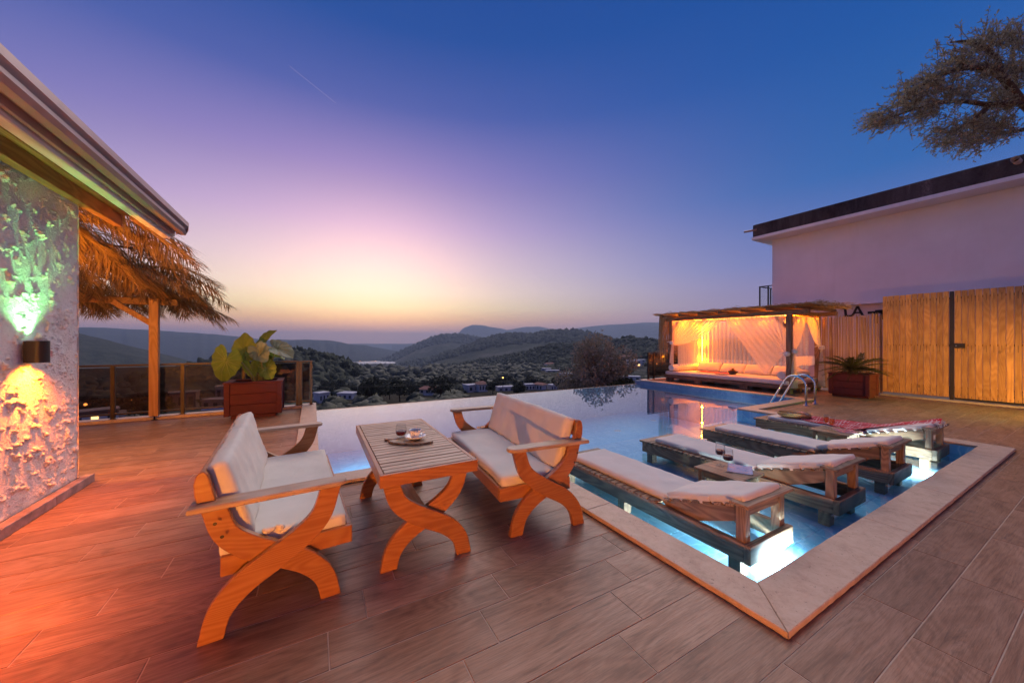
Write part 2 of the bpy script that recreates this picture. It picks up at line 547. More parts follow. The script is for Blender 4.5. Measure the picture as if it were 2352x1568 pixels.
M['leaf_pale'] = leafmat('pale elephant ear leaf', (0.16, 0.20, 0.12), (0.24, 0.27, 0.16), 0.3, 0.4)
M['stem'] = plain('plant stem', (0.20, 0.19, 0.05), 0.5)
M['vein'] = plain('leaf vein', (0.26, 0.29, 0.08), 0.5)
M['sago'] = leafmat('sago palm leaf', (0.035, 0.05, 0.012), (0.10, 0.105, 0.028), 0.15, 0.5)
M['olive'] = leafmat('olive leaf', (0.19, 0.170, 0.105), (0.38, 0.345, 0.225), 0.3, 0.55)
M['olive_pale'] = leafmat('dusty olive leaf', (0.17, 0.152, 0.12), (0.37, 0.325, 0.265), 0.25, 0.7)
M['bush'] = leafmat('dark bush leaf', (0.022, 0.034, 0.016), (0.065, 0.075, 0.03), 0.15, 0.6)
M['grove'] = leafmat('grove leaf', (0.036, 0.044, 0.028), (0.115, 0.115, 0.072), 0.1, 0.7)
M['bark'] = plain('bark', (0.10, 0.065, 0.045), 0.9, 0.3, 20, 0.6)
M['water'] = water_mat()
M['shelf_tile'] = pool_tile_mat('blue marbled shelf tile', (0.15, 0.43, 0.68), (0.28, 0.60, 0.84), (0.58, 0.80, 0.90))
M['pool_tile'] = pool_tile_mat('blue marbled pool tile', (0.08, 0.42, 0.72), (0.17, 0.57, 0.86), (0.46, 0.78, 0.92))
M['wall_tile'] = pool_tile_mat('slate blue waterline tile', (0.12, 0.17, 0.30), (0.20, 0.25, 0.38), (0.36, 0.40, 0.50))
M['pgrout'] = plain('blue grout', (0.09, 0.20, 0.36), 0.8)
M['plaster'] = plaster('white plaster', (0.80, 0.84, 0.95))
M['plaster_lo'] = plaster('off white plaster', (0.66, 0.60, 0.60))
M['parapet'] = concrete_parapet()
M['plaid'] = plaid()
M['wine'] = plain('red wine', (0.10, 0.004, 0.012), 0.08, 0.02)
M['beer'] = glass('amber beer', (0.95, 0.55, 0.08), 0.02)
M['china'] = plain('white china', (0.78, 0.76, 0.74), 0.12, 0.02, coat=0.5)
M['china_print'] = plain('brown leaf print', (0.13, 0.09, 0.05), 0.3)
M['straw'] = plain('woven straw', (0.58, 0.32, 0.12), 0.8, 0.3, 60, 0.8)
M['bookblue'] = magazine_mat('blue book cover', (0.02, 0.04, 0.16), (0.05, 0.12, 0.35), (0.5, 0.5, 0.55))
M['mag1'] = magazine_mat('landscape magazine cover', (0.05, 0.16, 0.34), (0.16, 0.34, 0.58), (0.42, 0.24, 0.20))
M['mag2'] = magazine_mat('pink magazine cover', (0.62, 0.48, 0.50), (0.58, 0.14, 0.20), (0.78, 0.70, 0.72))
M['paper'] = plain('paper', (0.75, 0.72, 0.68), 0.8, 0.03)
M['orange'] = plain('orange peel', (0.62, 0.21, 0.02), 0.45, 0.1, 30, 0.2)
M['darkbowl'] = plain('dark wooden bowl', (0.05, 0.025, 0.015), 0.4)
M['redroof'] = plain('red house roof', (0.30, 0.12, 0.09), 0.85, 0.2, 3)
M['hwall'] = plain('house plaster', (0.55, 0.53, 0.55), 0.9, 0.1, 1)
M['hwall2'] = plain('tan house plaster', (0.42, 0.36, 0.31), 0.9, 0.1, 1)
M['hwin'] = plain('dark window', (0.05, 0.06, 0.08), 0.2)
M['litwin'] = emit('lit window', (1.0, 0.55, 0.18), 3.0)
M['led'] = emit('amber led', (1.0, 0.55, 0.08), 16)
M['street'] = emit('street lamp bulb', (1.0, 0.45, 0.10), 7)
M['green_lens'] = emit('green lamp lens', (0.45, 1.0, 0.55), 10)
M['amber_lens'] = emit('amber lamp lens', (1.0, 0.42, 0.06), 10)
M['pool_lens'] = emit('pool lamp lens', (0.82, 0.93, 1.0), 30)
M['letter'] = plain('black painted letter', (0.012, 0.011, 0.012), 0.7)
M['cable'] = plain('black cable', (0.012, 0.012, 0.016), 0.4)
M['rough_ground'] = forest_ground('dry hillside earth', (0.022, 0.023, 0.016), (0.075, 0.062, 0.042), 0.35)
M['forest_floor'] = forest_ground('wooded hillside', (0.03, 0.036, 0.024), (0.075, 0.082, 0.055), 0.045, (0.12, 0.11, 0.092))
M['far_hill'] = forest_ground('far wooded hill', (0.02, 0.026, 0.02), (0.055, 0.06, 0.045), 0.02)
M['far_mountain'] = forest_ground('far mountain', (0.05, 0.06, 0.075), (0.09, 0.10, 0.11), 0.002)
M['forest'] = leafmat('forest crown', (0.024, 0.031, 0.018), (0.082, 0.088, 0.052), 0.0, 0.9)
M['greenhouse'] = plain('greenhouse film', (0.45, 0.41, 0.42), 0.4, 0.1, 0.01)
M['sea'] = plain('sea water', (0.03, 0.05, 0.08), 0.15, 0.1, 0.001)
M['yard'] = plain('paving behind the fence', (0.20, 0.16, 0.15), 0.9, 0.2, 3)
M['concrete'] = plain('concrete', (0.32, 0.29, 0.27), 0.9, 0.2, 2)

# ------------------------------------------------------------------ mesh building


class MB:
    def __init__(self):
        self.v, self.f, self.uv = [], [], None

    def add(self, vs, fs):
        b = len(self.v)
        self.v.extend([tuple(p) for p in vs])
        self.f.extend([tuple(i + b for i in q) for q in fs])
        return self

    def box(self, x0, x1, y0, y1, z0, z1, ch=0.0, T=None):
        if ch <= 0:
            vs = [(x, y, z) for z in (z0, z1) for y in (y0, y1) for x in (x0, x1)]
            fs = [(0, 2, 3, 1), (4, 5, 7, 6), (0, 1, 5, 4), (2, 6, 7, 3), (0, 4, 6, 2), (1, 3, 7, 5)]
        else:
            ch = min(ch, (x1 - x0) * 0.45, (y1 - y0) * 0.45, (z1 - z0) * 0.45)
            vs, fs, idx = [], [], {}
            lo, hi = (x0, y0, z0), (x1, y1, z1)
            for sx in (0, 1):
                for sy in (0, 1):
                    for sz in (0, 1):
                        s = (sx, sy, sz)
                        for ax in range(3):
                            p = []
                            for k in range(3):
                                e = hi[k] if s[k] else lo[k]
                                if k != ax:
                                    e += -ch if s[k] else ch
                                p.append(e)
                            idx[s, ax] = len(vs); vs.append(tuple(p))
            for ax in range(3):
                o = [k for k in range(3) if k != ax]
                for s in (0, 1):
                    q = []
                    for a, b in ((0, 0), (1, 0), (1, 1), (0, 1)):
                        t = [0, 0, 0]; t[ax] = s; t[o[0]] = a; t[o[1]] = b
                        q.append(idx[tuple(t), ax])
                    fs.append(tuple(q))
                for a in (0, 1):                       # edge chamfers along this axis
                    for b in (0, 1):
                        t0, t1 = [0, 0, 0], [0, 0, 0]
                        t0[o[0]] = t1[o[0]] = a; t0[o[1]] = t1[o[1]] = b
                        t1[ax] = 1
                        t0, t1 = tuple(t0), tuple(t1)
                        fs.append((idx[t0, o[0]], idx[t1, o[0]], idx[t1, o[1]], idx[t0, o[1]]))
            for sx in (0, 1):
                for sy in (0, 1):
                    for sz in (0, 1):
                        s = (sx, sy, sz)
                        fs.append((idx[s, 0], idx[s, 1], idx[s, 2]))
        if T is not None:
            vs = [T @ Vector(p) for p in vs]
        return self.add(vs, fs)

    def bar(self, p0, p1, w, h, up=(0, 0, 1), ch=0.004):
        p0, p1 = Vector(p0), Vector(p1)
        d = (p1 - p0); L = d.length; d.normalize()
        s = d.cross(Vector(up))
        if s.length < 1e-4:
            s = d.cross(Vector((1, 0, 0)))
        s.normalize(); u = s.cross(d).normalized()
        T = Matrix((( d.x, s.x, u.x, p0.x), (d.y, s.y, u.y, p0.y), (d.z, s.z, u.z, p0.z), (0, 0, 0, 1)))
        return self.box(0, L, -w / 2, w / 2, -h / 2, h / 2, ch, T)

    def prism(self, outline, t0, t1, plane='xz', ch=0.0):
        """outline: 2D loop (counter-clockwise), extruded from t0 to t1"""
        n = len(outline)

        def P(a, b, t):
            return (a, t, b) if plane == 'xz' else ((a, b, t) if plane == 'xy' else (t, a, b))
        if ch > 0:
            c = []
            for i in range(n):
                p, q, r = Vector(outline[i - 1]), Vector(outline[i]), Vector(outline[(i + 1) % n])
                a, b = (q - p).normalized(), (r - q).normalized()
                nn = (Vector((-a.y, a.x)) + Vector((-b.y, b.x)))
                if nn.length > 1e-6:
                    nn.normalize()
                c.append(q + nn * ch)
            rings = [([(*P(x, y, t0),) for x, y in c]), ([P(x, y, t0 + ch) for x, y in outline]),
                     ([P(x, y, t1 - ch) for x, y in outline]), ([P(x, y, t1) for x, y in c])]
        else:
            rings = [[P(x, y, t0) for x, y in outline], [P(x, y, t1) for x, y in outline]]
        vs = [p for r_ in rings for p in r_]
        fs = []
        for k in range(len(rings) - 1):
            for i in range(n):
                j = (i + 1) % n
                fs.append((k * n + i, k * n + j, (k + 1) * n + j, (k + 1) * n + i))
        fs.append(tuple(reversed(range(n))))
        fs.append(tuple((len(rings) - 1) * n + i for i in range(n)))
        return self.add(vs, fs)

    def strip(self, line, widths, t0, t1, plane='xz', ch=0.004):
        """a curved flat board: a centre line with widths, extruded"""
        pts = [Vector(p) for p in line]
        n = len(pts)
        L, Rr = [], []
        for i, p in enumerate(pts):
            d = (pts[min(i + 1, n - 1)] - pts[max(i - 1, 0)]).normalized()
            m = Vector((-d.y, d.x))
            L.append(p + m * widths[i] / 2); Rr.append(p - m * widths[i] / 2)

        def P(q, t):
            return (q.x, t, q.y) if plane == 'xz' else ((q.x, q.y, t) if plane == 'xy' else (t, q.x, q.y))
        vs, fs = [], []
        for i in range(n):
            m = (L[i] - Rr[i]).normalized() * ch
            vs += [P(L[i] - m, t0), P(L[i], t0 + ch), P(L[i], t1 - ch), P(L[i] - m, t1),
                   P(Rr[i] + m, t1), P(Rr[i], t1 - ch), P(Rr[i], t0 + ch), P(Rr[i] + m, t0)]
        for i in range(n - 1):
            for k in range(8):
                a, b = i * 8 + k, i * 8 + (k + 1) % 8
                fs.append((a, b, b + 8, a + 8))
        fs.append(tuple(reversed(range(8)))); fs.append(tuple((n - 1) * 8 + k for k in range(8)))
        return self.add(vs, fs)

    def lathe(self, prof, n=20, at=(0, 0, 0), cap=True):
        vs, fs = [], []
        for r_, z in prof:
            for k in range(n):
                a = 2 * math.pi * k / n
                vs.append((at[0] + r_ * math.cos(a), at[1] + r_ * math.sin(a), at[2] + z))
        for i in range(len(prof) - 1):
            for k in range(n):
                j = (k + 1) % n
                fs.append((i * n + k, i * n + j, (i + 1) * n + j, (i + 1) * n + k))
        if cap:
            fs.append(tuple(reversed(range(n))))
            fs.append(tuple((len(prof) - 1) * n + k for k in range(n)))
        return self.add(vs, fs)

    def tube(self, pts, rad, n=8, cap=True):
        pts = [Vector(p) for p in pts]
        m = len(pts)
        rr = rad if isinstance(rad, (list, tuple)) else [rad] * m
        vs, fs = [], []
        ref = Vector((0.13, 0.27, 1)).normalized()
        for i, p in enumerate(pts):
            d = (pts[min(i + 1, m - 1)] - pts[max(i - 1, 0)]).normalized()
            s = d.cross(ref)
            if s.length < 1e-3:
                s = d.cross(Vector((1, 0, 0)))
            s.normalize(); u = s.cross(d)
            for k in range(n):
                a = 2 * math.pi * k / n
                vs.append(p + (s * math.cos(a) + u * math.sin(a)) * rr[i])
        for i in range(m - 1):
            for k in range(n):
                j = (k + 1) % n
                fs.append((i * n + k, i * n + j, (i + 1) * n + j, (i + 1) * n + k))
        if cap:
            fs.append(tuple(reversed(range(n)))); fs.append(tuple((m - 1) * n + k for k in range(n)))
        return self.add(vs, fs)

    def grid(self, nu, nv, fn):
        vs = [fn(i / nu, j / nv) for j in range(nv + 1) for i in range(nu + 1)]
        fs = [(j * (nu + 1) + i, j * (nu + 1) + i + 1, (j + 1) * (nu + 1) + i + 1, (j + 1) * (nu + 1) + i)
              for j in range(nv) for i in range(nu)]
        return self.add(vs, fs)

    def soft(self, sx, sy, sz, r, n=(10, 14, 4), puff=0.0, wr=0.0, seed=0, T=None, wf=5.0):
        """a stuffed cushion: rounded box, puffed faces, wrinkles"""
        hx, hy, hz = sx / 2, sy / 2, sz / 2
        cache, vs, fs = {}, [], []

        def vert(i, j, k):
            key = (i, j, k)
            if key in cache:
                return cache[key]
            p = Vector((-hx + sx * i / n[0], -hy + sy * j / n[1], -hz + sz * k / n[2]))
            q = Vector((max(-hx + r, min(hx - r, p.x)), max(-hy + r, min(hy - r, p.y)), max(-hz + r, min(hz - r, p.z))))
            d = p - q
            o = q + d.normalized() * r if d.length > 1e-6 else p
            fx, fy = 1 - (o.x / hx) ** 2, 1 - (o.y / hy) ** 2
            o.z += math.copysign(puff * max(fx, 0) ** 0.5 * max(fy, 0) ** 0.5, o.z) * (abs(o.z) / hz)
            if wr:
                w = mnoise.noise(Vector((o.x * wf * 0.7 + seed, o.y * wf, o.z * wf + seed)))
                w2 = mnoise.noise(Vector((o.x * wf * 3 + o.y * wf + seed, o.y * wf * 1.3, seed)))
                nd = d.normalized() if d.length > 1e-6 else Vector((0, 0, math.copysign(1, p.z)))
                o += nd * (w * wr + w2 * wr * 0.5)
            cache[key] = len(vs)
            vs.append(T @ o if T is not None else o)
            return cache[key]
        N = n
        for ax in range(3):
            o = [k for k in range(3) if k != ax]
            for s in (0, N[ax]):
                for a in range(N[o[0]]):
                    for b in range(N[o[1]]):
                        q = []
                        for da, db in ((0, 0), (1, 0), (1, 1), (0, 1)):
                            t = [0, 0, 0]; t[ax] = s; t[o[0]] = a + da; t[o[1]] = b + db
                            q.append(vert(*t))
                        fs.append(tuple(q))
        return self.add(vs, fs)

    def mesh(self, name, mat=None, smooth=False, autosmooth=None):
        me = bpy.data.meshes.new(name)
        me.from_pydata(self.v, [], self.f)
        bm = bmesh.new(); bm.from_mesh(me)
        bmesh.ops.recalc_face_normals(bm, faces=bm.faces)
        bm.to_mesh(me); bm.free()
        if mat is not None:
            me.materials.append(mat)
        if smooth:
            me.polygons.foreach_set('use_smooth', [True] * len(me.polygons))
        if autosmooth is not None:
            me.polygons.foreach_set('use_smooth', [True] * len(me.polygons))
            me.set_sharp_from_angle(angle=R(autosmooth))
        return me

    def build(self, name, mat, parent=None, smooth=False, autosmooth=None, loc=None):
        return link(name, self.mesh(name, mat, smooth, autosmooth), parent, loc)


def link(name, me, parent=None, loc=None, rot=None):
    o = bpy.data.objects.new(name, me)
    COL.objects.link(o)
    if parent is not None:
        o.parent = parent
    if loc is not None:
        o.location = loc
    if rot is not None:
        o.rotation_euler = rot
    return o


def tag(o, label, cat, group=None):
    o['label'] = label; o['category'] = cat
    if group:
        o['group'] = group
    return o


def thing(name, label, cat, loc=(0, 0, 0), rz=0.0, group=None):
    o = bpy.data.objects.new(name, None)
    COL.objects.link(o)
    o.empty_display_size = 0.1
    o.location = loc; o.rotation_euler = (0, 0, rz)
    return tag(o, label, cat, group)


def struct(o):
    o['kind'] = 'structure'
    return o


def stuff(o):
    o['kind'] = 'stuff'
    return o




def dup(root, loc=None, rz=None, label=None, skip=()):
    """copy a thing with its parts and their sub-parts"""
    r = root.copy(); COL.objects.link(r)
    if loc is not None:
        r.location = loc
    if rz is not None:
        r.rotation_euler = (0, 0, rz)
    if label:
        r['label'] = label
    for ch in [o for o in bpy.data.objects if o.parent == root]:
        if ch.name.split('.')[0] in skip:
            continue
        c = ch.copy(); COL.objects.link(c); c.parent = r
        for g in [o for o in bpy.data.objects if o.parent == ch]:
            d = g.copy(); COL.objects.link(d); d.parent = c
    return r


def numesh(name, V, F, mat, smooth=False):
    """V (n,3), F (m,3 or 4) numpy"""
    me = bpy.data.meshes.new(name)
    k = F.shape[1]
    me.vertices.add(len(V)); me.vertices.foreach_set('co', V.astype(np.float32).ravel())
    me.loops.add(F.size); me.loops.foreach_set('vertex_index', F.astype(np.int32).ravel())
    me.polygons.add(len(F))
    me.polygons.foreach_set('loop_start', np.arange(0, F.size, k, dtype=np.int32))
    me.polygons.foreach_set('loop_total', np.full(len(F), k, dtype=np.int32))
    if smooth:
        me.polygons.foreach_set('use_smooth', np.ones(len(F), dtype=bool))
    me.update(calc_edges=True)
    me.materials.append(mat)
    return me


def curve(pts, n):
    """smooth resampling (Catmull-Rom) of a 2D or 3D polyline"""
    P = [np.array(p, float) for p in pts]
    P = [2 * P[0] - P[1]] + P + [2 * P[-1] - P[-2]]
    out, m = [], len(P) - 3
    for i in range(n + 1):
        t = i / n * m
        k = min(int(t), m - 1); t -= k
        p0, p1, p2, p3 = P[k:k + 4]
        out.append(tuple(0.5 * ((2 * p1) + (p2 - p0) * t + (2 * p0 - 5 * p1 + 4 * p2 - p3) * t * t + (3 * p1 - p0 - 3 * p2 + p3) * t ** 3)))
    return out

# ------------------------------------------------------------------ setting: deck, pool, coping
W = -0.12                                  # water level
PX0, PX1, PY0, PY1 = 0.07, 10.5, 4.25, 9.1   # main pool
SX0, SX1, SY0 = 2.28, 7.85, 1.12             # shallow lounging shelf
CW = 0.27                                  # coping width
ROW, TL = 0.2397, 0.907
Y0 = 0.567
DX0, DX1, DY0, DY1 = -9.0, 13.35, -3.4, 9.02

EXCL = [(-20, -2.02, -20, 5.28),                                    # stone house
        (PX0 - CW, PX1 + 0.25, PY0 - CW, 20),   # pool with its copings (main)
        (SX0 - CW, SX1 + CW, SY0 - CW + 0.01, PY0)]                   # shelf with its copings


def allowed(x, y):
    for a, b, c, d in EXCL:
        if a < x < b and c < y < d:
            return False
    return True


deck = struct(MB().box(DX0, DX1, DY0, SY0 - CW + 0.02, -0.5, -0.0025)
              .box(DX0, SX0 - CW + 0.02, SY0 - CW + 0.02, PY0 - CW, -0.5, -0.0025)
              .box(DX0, PX0 - CW + 0.02, PY0 - CW, DY1, -0.5, -0.0025)
              .box(SX1 + CW - 0.02, DX1, SY0 - CW + 0.02, PY0 - CW, -0.5, -0.0025)
              .box(PX1 + 0.22, DX1, PY0 - CW, DY1, -0.5, -0.0025).build('deck', M['grout']))
full_tile = MB().box(0, TL - 0.005, 0, ROW - 0.005, -0.012, 0, 0.0022).mesh('tile', M['tile'])
xs_crit = sorted({v for e in EXCL for v in e[:2]} | {DX0, DX1})
ys_crit = sorted({v for e in EXCL for v in e[2:]} | {DY0, DY1})
tiles = []
k0, k1 = int((DY0 - Y0) / ROW) - 1, int((DY1 - Y0) / ROW) + 1
for k in range(k0, k1):
    ya, yb = Y0 + ROW * k, Y0 + ROW * (k + 1)
    offx = 0.44 + 0.187 * (k - 7)
    n0 = int((DX0 - offx) / TL) - 2
    for n in range(n0, n0 + 40):
        xa = offx + TL * n; xb = xa + TL
        if xb < DX0 or xa > DX1:
            continue
        cx = [xa] + [v for v in xs_crit if xa < v < xb] + [xb]
        cyy = [ya] + [v for v in ys_crit if ya < v < yb] + [yb]
        cells = []
        for i in range(len(cx) - 1):
            for j in range(len(cyy) - 1):
                mx_, my_ = (cx[i] + cx[i + 1]) / 2, (cyy[j] + cyy[j + 1]) / 2
                if allowed(mx_, my_) and DX0 < mx_ < DX1 and DY0 < my_ < DY1:
                    cells.append((cx[i], cx[i + 1], cyy[j], cyy[j + 1]))
        if not cells:
            continue
        p = Vector(((xa + xb) / 2, (ya + yb) / 2, 0))
        dep = p.dot(FW); lat = abs(p.dot(RT))
        seen = dep > 0.9 and lat / max(dep, .1) < 1.75
        tiles.append((dep if seen else 1000 + p.length, xa, xb, ya, yb, cells, len(cells) == (len(cx) - 1) * (len(cyy) - 1)))
tiles.sort(key=lambda t: t[0])
rest = MB()
for i, (d_, xa, xb, ya, yb, cells, whole) in enumerate(tiles):
    dz = random.uniform(-0.0006, 0.0006)
    if whole and i < 300:
        link('tile', full_tile, deck, (xa + 0.0025, ya + 0.0025, dz))
        continue
    mb = MB() if i < 300 else rest
    for a, b, c, d in cells:
        mb.box(a + (0.0025 if a == xa else 0), b - (0.0025 if b == xb else 0), c + (0.0025 if c == ya else 0),
               d - (0.0025 if d == yb else 0), -0.012, dz, 0.0)
    if i < 300:
        mb.build('tile', M['tile'], deck)
stuff(rest.build('tile_field', M['tile'], deck))

# copings: travertine slabs, joints 3 mm
coping = struct(MB().box(SX0 - CW + 0.03, SX1 + CW - 0.03, SY0 - CW + 0.03, SY0 - 0.03, -0.3, 0.005)
                .box(SX0 - CW + 0.03, SX0 - 0.03, SY0 - 0.03, PY0 - 0.05, -0.3, 0.005)
                .box(SX1 + 0.03, SX1 + CW - 0.03, SY0 - 0.03, PY0 - 0.05, -0.3, 0.005)
                .box(PX0 - CW + 0.03, PX0 - 0.03, PY0 - CW + 0.03, 9.36, -0.6, 0.005)
                .build('coping', M['trav']))


def slab(loop, z0=0.006, z1=0.04):
    mb = MB()
    n = len(loop)
    sub = []
    for i in range(n):                    # slightly chipped, hand-cut edges
        a, b = Vector(loop[i]), Vector(loop[(i + 1) % n])
        m = max(1, int((b - a).length / 0.06))
        for j in range(m):
            p = a + (b - a) * (j / m)
            w_ = 0.0 if j == 0 else 0.0016
            sub.append((p.x + random.uniform(-w_, w_), p.y + random.uniform(-w_, w_)))
    mb.prism(sub, z0, z1, 'xy', 0.004)
    return mb.build('coping_slab', M['trav'], coping, autosmooth=40)


g = 0.0015
ax, bx, ay, by = SX0 - CW, SX0, SY0 - CW, SY0
cut = [SX0 - CW, 3.86, 5.15, 6.43, SX1 + CW]
slab([(ax + g, ay), (cut[1] - g, ay), (cut[1] - g, by), (bx + g, by)])
for i in (1, 2):
    slab([(cut[i] + g, ay), (cut[i + 1] - g, ay), (cut[i + 1] - g, by), (cut[i] + g, by)])
slab([(cut[3] + g, ay), (SX1 + CW - g, ay), (SX1 - g, by), (cut[3] + g, by)])
ycut = [SY0 - CW, 2.3, 3.3, PY0 - CW]
slab([(ax, ay + 2 * g), (bx, by + 2 * g), (bx, ycut[1] - g), (ax, ycut[1] - g)])
slab([(ax, ycut[1] + g), (bx, ycut[1] + g), (bx, ycut[2] - g), (ax, ycut[2] - g)])
slab([(ax, ycut[2] + g), (bx, ycut[2] + g), (bx, PY0 - g), (ax, PY0 - CW + g)])
slab([(SX1, by + 2 * g), (SX1 + CW, ay + 2 * g), (SX1 + CW, 2.4 - g), (SX1, 2.4 - g)])
slab([(SX1, 2.4 + g), (SX1 + CW, 2.4 + g), (SX1 + CW, PY0 - CW - g), (SX1, PY0 - g)])
xs = [PX0 - CW, 1.05, SX0 - CW]
slab([(PX0 - CW + g, PY0 - CW), (1.05 - g, PY0 - CW), (1.05 - g, PY0), (PX0 + g, PY0)])
slab([(1.05 + g, PY0 - CW), (SX0 - CW - g, PY0 - CW), (SX0 - g, PY0), (1.05 + g, PY0)])
yl = [PY0, 5.6, 7.0, 8.3, 9.4]
slab([(PX0 - CW, PY0 - CW + 2 * g), (PX0, PY0 + 2 * g), (PX0, yl[1] - g), (PX0 - CW, yl[1] - g)])
for i in (1, 2, 3):
    slab([(PX0 - CW, yl[i] + g), (PX0, yl[i] + g), (PX0, yl[i + 1] - g), (PX0 - CW, yl[i + 1] - g)])
# inset by the ladder and the strip in front of the daybed
xr = [SX1, 9.2, PX1 + 0.24]
slab([(SX1 + g, PY0), (SX1 + CW + g, PY0 - CW), (9.2 - g, PY0 - CW), (9.2 - g, PY0)])
slab([(9.2 + g, PY0), (9.2 + g, PY0 - CW), (PX1 + 0.24, PY0 - CW), (PX1 - g, PY0)])
yr = [PY0, 5.5, 6.7, 7.9, 9.12]
for i in range(4):
    slab([(PX1, yr[i] + g), (PX1 + 0.25, yr[i] + g - (CW if i == 0 else 0)), (PX1 + 0.25, yr[i + 1] - g), (PX1, yr[i + 1] - g)])

# pool shell
ZS, ZP = -0.235, -1.10
basin = struct(MB()
               .box(PX0 - 0.05, PX1 + 0.05, PY0 - 0.1, PY1 + 0.1, ZP - 0.15, ZP - 0.006)      # floor
               .box(SX0 - 0.02, SX1 + 0.02, SY0 - 0.02, PY0 + 0.1, ZS - 0.9, ZS - 0.006)        # shelf
               .build('pool_basin', M['pgrout']))
struct(MB().box(SX0 - 0.1, SX1 + 0.1, SY0 - 0.1, SY0, -0.9, 0.004)
       .box(SX0 - 0.1, SX0, SY0 + 0.001, PY0 - 0.102, -0.9, 0.004).box(SX1, SX1 + 0.1, SY0 + 0.001, PY0 - 0.102, -0.9, 0.004)
       .box(PX0 + 0.001, SX0, PY0 - 0.1, PY0, -1.2, 0.003).box(SX1, PX1 - 0.001, PY0 - 0.1, PY0, -1.2, 0.003)
       .box(PX0 - 0.1, PX0, PY0 - 0.1, 9.3, -1.2, 0.004)
       .build('pool_wall', M['shelf_tile']))
struct(MB().box(PX1, PX1 + 0.12, PY0 - 0.1, PY1 + 0.25, -3.0, 0.004).build('pool_wall_daybed', M['wall_tile'])).name = 'pool_wall'
# the infinity edge: a mosaic topped weir
edge = struct(MB().box(PX0, PX1, PY1, PY1 + 0.16, -3.2, W - 0.006).build('infinity_edge', M['wall_tile']))
mos = MB()
for i in range(340):
    x = PX0 + 0.01 + i * 0.0307
    if x + 0.028 < PX1:
        mos.box(x, x + 0.028, PY1 + 0.164, PY1 + 0.19, W - 0.03, W + 0.004, 0.003)
stuff(mos.build('mosaic', M['trav'], edge))
mos_t = MB().box(0, 0.597, 0, 0.297, -0.012, 0, 0.002).mesh('floor_tile', M['shelf_tile'])
for j in range(11):
    for i in range(11):
        x, y = SX0 - 0.28 + i * 0.6 + (0.3 if j % 2 else 0), SY0 + 0.02 + j * 0.3
        if x < SX0 - 0.02 or x + 0.6 > SX1 + 0.02 or y + 0.3 > PY0 + 0.1:
            xa, xb = max(x, SX0), min(x + 0.597, SX1)
            yb = min(y + 0.297, PY0 + 0.1)
            if xb - xa > 0.03 and yb - y > 0.03:
                MB().box(xa, xb, y, yb, ZS - 0.012, ZS, 0.002).build('floor_tile', M['shelf_tile'], basin)
        else:
            link('floor_tile', mos_t, basin, (x, y, ZS))
big = MB()
for j in range(17):
    for i in range(19):
        x, y = PX0 - 0.2 + i * 0.6 + (0.3 if j % 2 else 0), PY0 + j * 0.3
        xa, xb = max(x, PX0), min(x + 0.597, PX1)
        if xb - xa > 0.03 and y < PY1:
            big.box(xa, xb, y, min(y + 0.297, PY1), ZP - 0.012, ZP, 0.002)
stuff(big.build('deep_floor_tiles', M['pool_tile'], basin))
struct(MB().box(SX0, SX1, PY0 + 0.1, PY0 + 0.13, ZP, ZS - 0.002).build('shelf_riser', M['pool_tile']))
# water
wm = MB()
wm.add([(SX0, SY0, W), (SX1, SY0, W), (SX1, PY0, W), (PX1, PY0, W), (PX1, PY1 + 0.165, W), (PX0, PY1 + 0.165, W),
        (PX0, PY0, W), (SX0, PY0, W)], [(0, 1, 2, 7), (7, 2, 3, 4, 5, 6)])
struct(wm.build('pool_water', M['water']))
for x, y in ((3.0, 7.6), (5.0, 7.7), (7.6, 7.4), (6.9, 5.6), (9.6, 7.8), (9.2, 5.9), (4.3, 6.2)):
    tag(MB().lathe([(0.0, 0.012), (0.085, 0.012), (0.1, 0.0)], 20, cap=False).build('floor_inlet', M['china'], loc=(x, y, ZP + 0.001)),
        'round white water inlet set in the blue pool floor', 'pool inlet', 'white inlets in the pool floor')


def pool_lamp(x, y, z, d, label, power):
    t = thing('pool_lamp', label, 'pool lamp', (x, y, z), math.atan2(d[1], d[0]), 'underwater pool lamps')
    ring, lens = MB(), MB()
    prof = [(0.0, 0.0), (0.05, 0.0), (0.05, 0.012), (0.042, 0.014)]
    n = 20
    for mb, pr in ((ring, [(0.04, 0.006), (0.055, 0.006), (0.055, 0.0), (0.04, 0.0)]), (lens, [(0.0, 0.008), (0.04, 0.006)])):
        vs, fs = [], []
        for r_, h in pr:
            for k in range(n):
                a = 2 * math.pi * k / n
                vs.append((h, r_ * math.cos(a), r_ * math.sin(a)))
        for i in range(len(pr) - 1):
            for k in range(n):
                fs.append((i * n + k, i * n + (k + 1) % n, (i + 1) * n + (k + 1) % n, (i + 1) * n + k))
        mb.add(vs, fs)
    ring.build('ring', M['chrome'], t); lens.build('lens', M['pool_lens'], t)
    L = bpy.data.lights.new('pool_light', 'SPOT')
    L.energy = power; L.color = (0.80, 0.92, 1.0); L.spot_size = R(150); L.spot_blend = 0.9; L.shadow_soft_size = 0.04
    o = bpy.data.objects.new('pool_light', L); COL.objects.link(o); o.parent = t
    o.location = (0.03, 0, 0); o.rotation_euler = Vector((1, 0, -0.32)).to_track_quat('-Z', 'Y').to_euler()     # tipped a little towards the floor
    return t


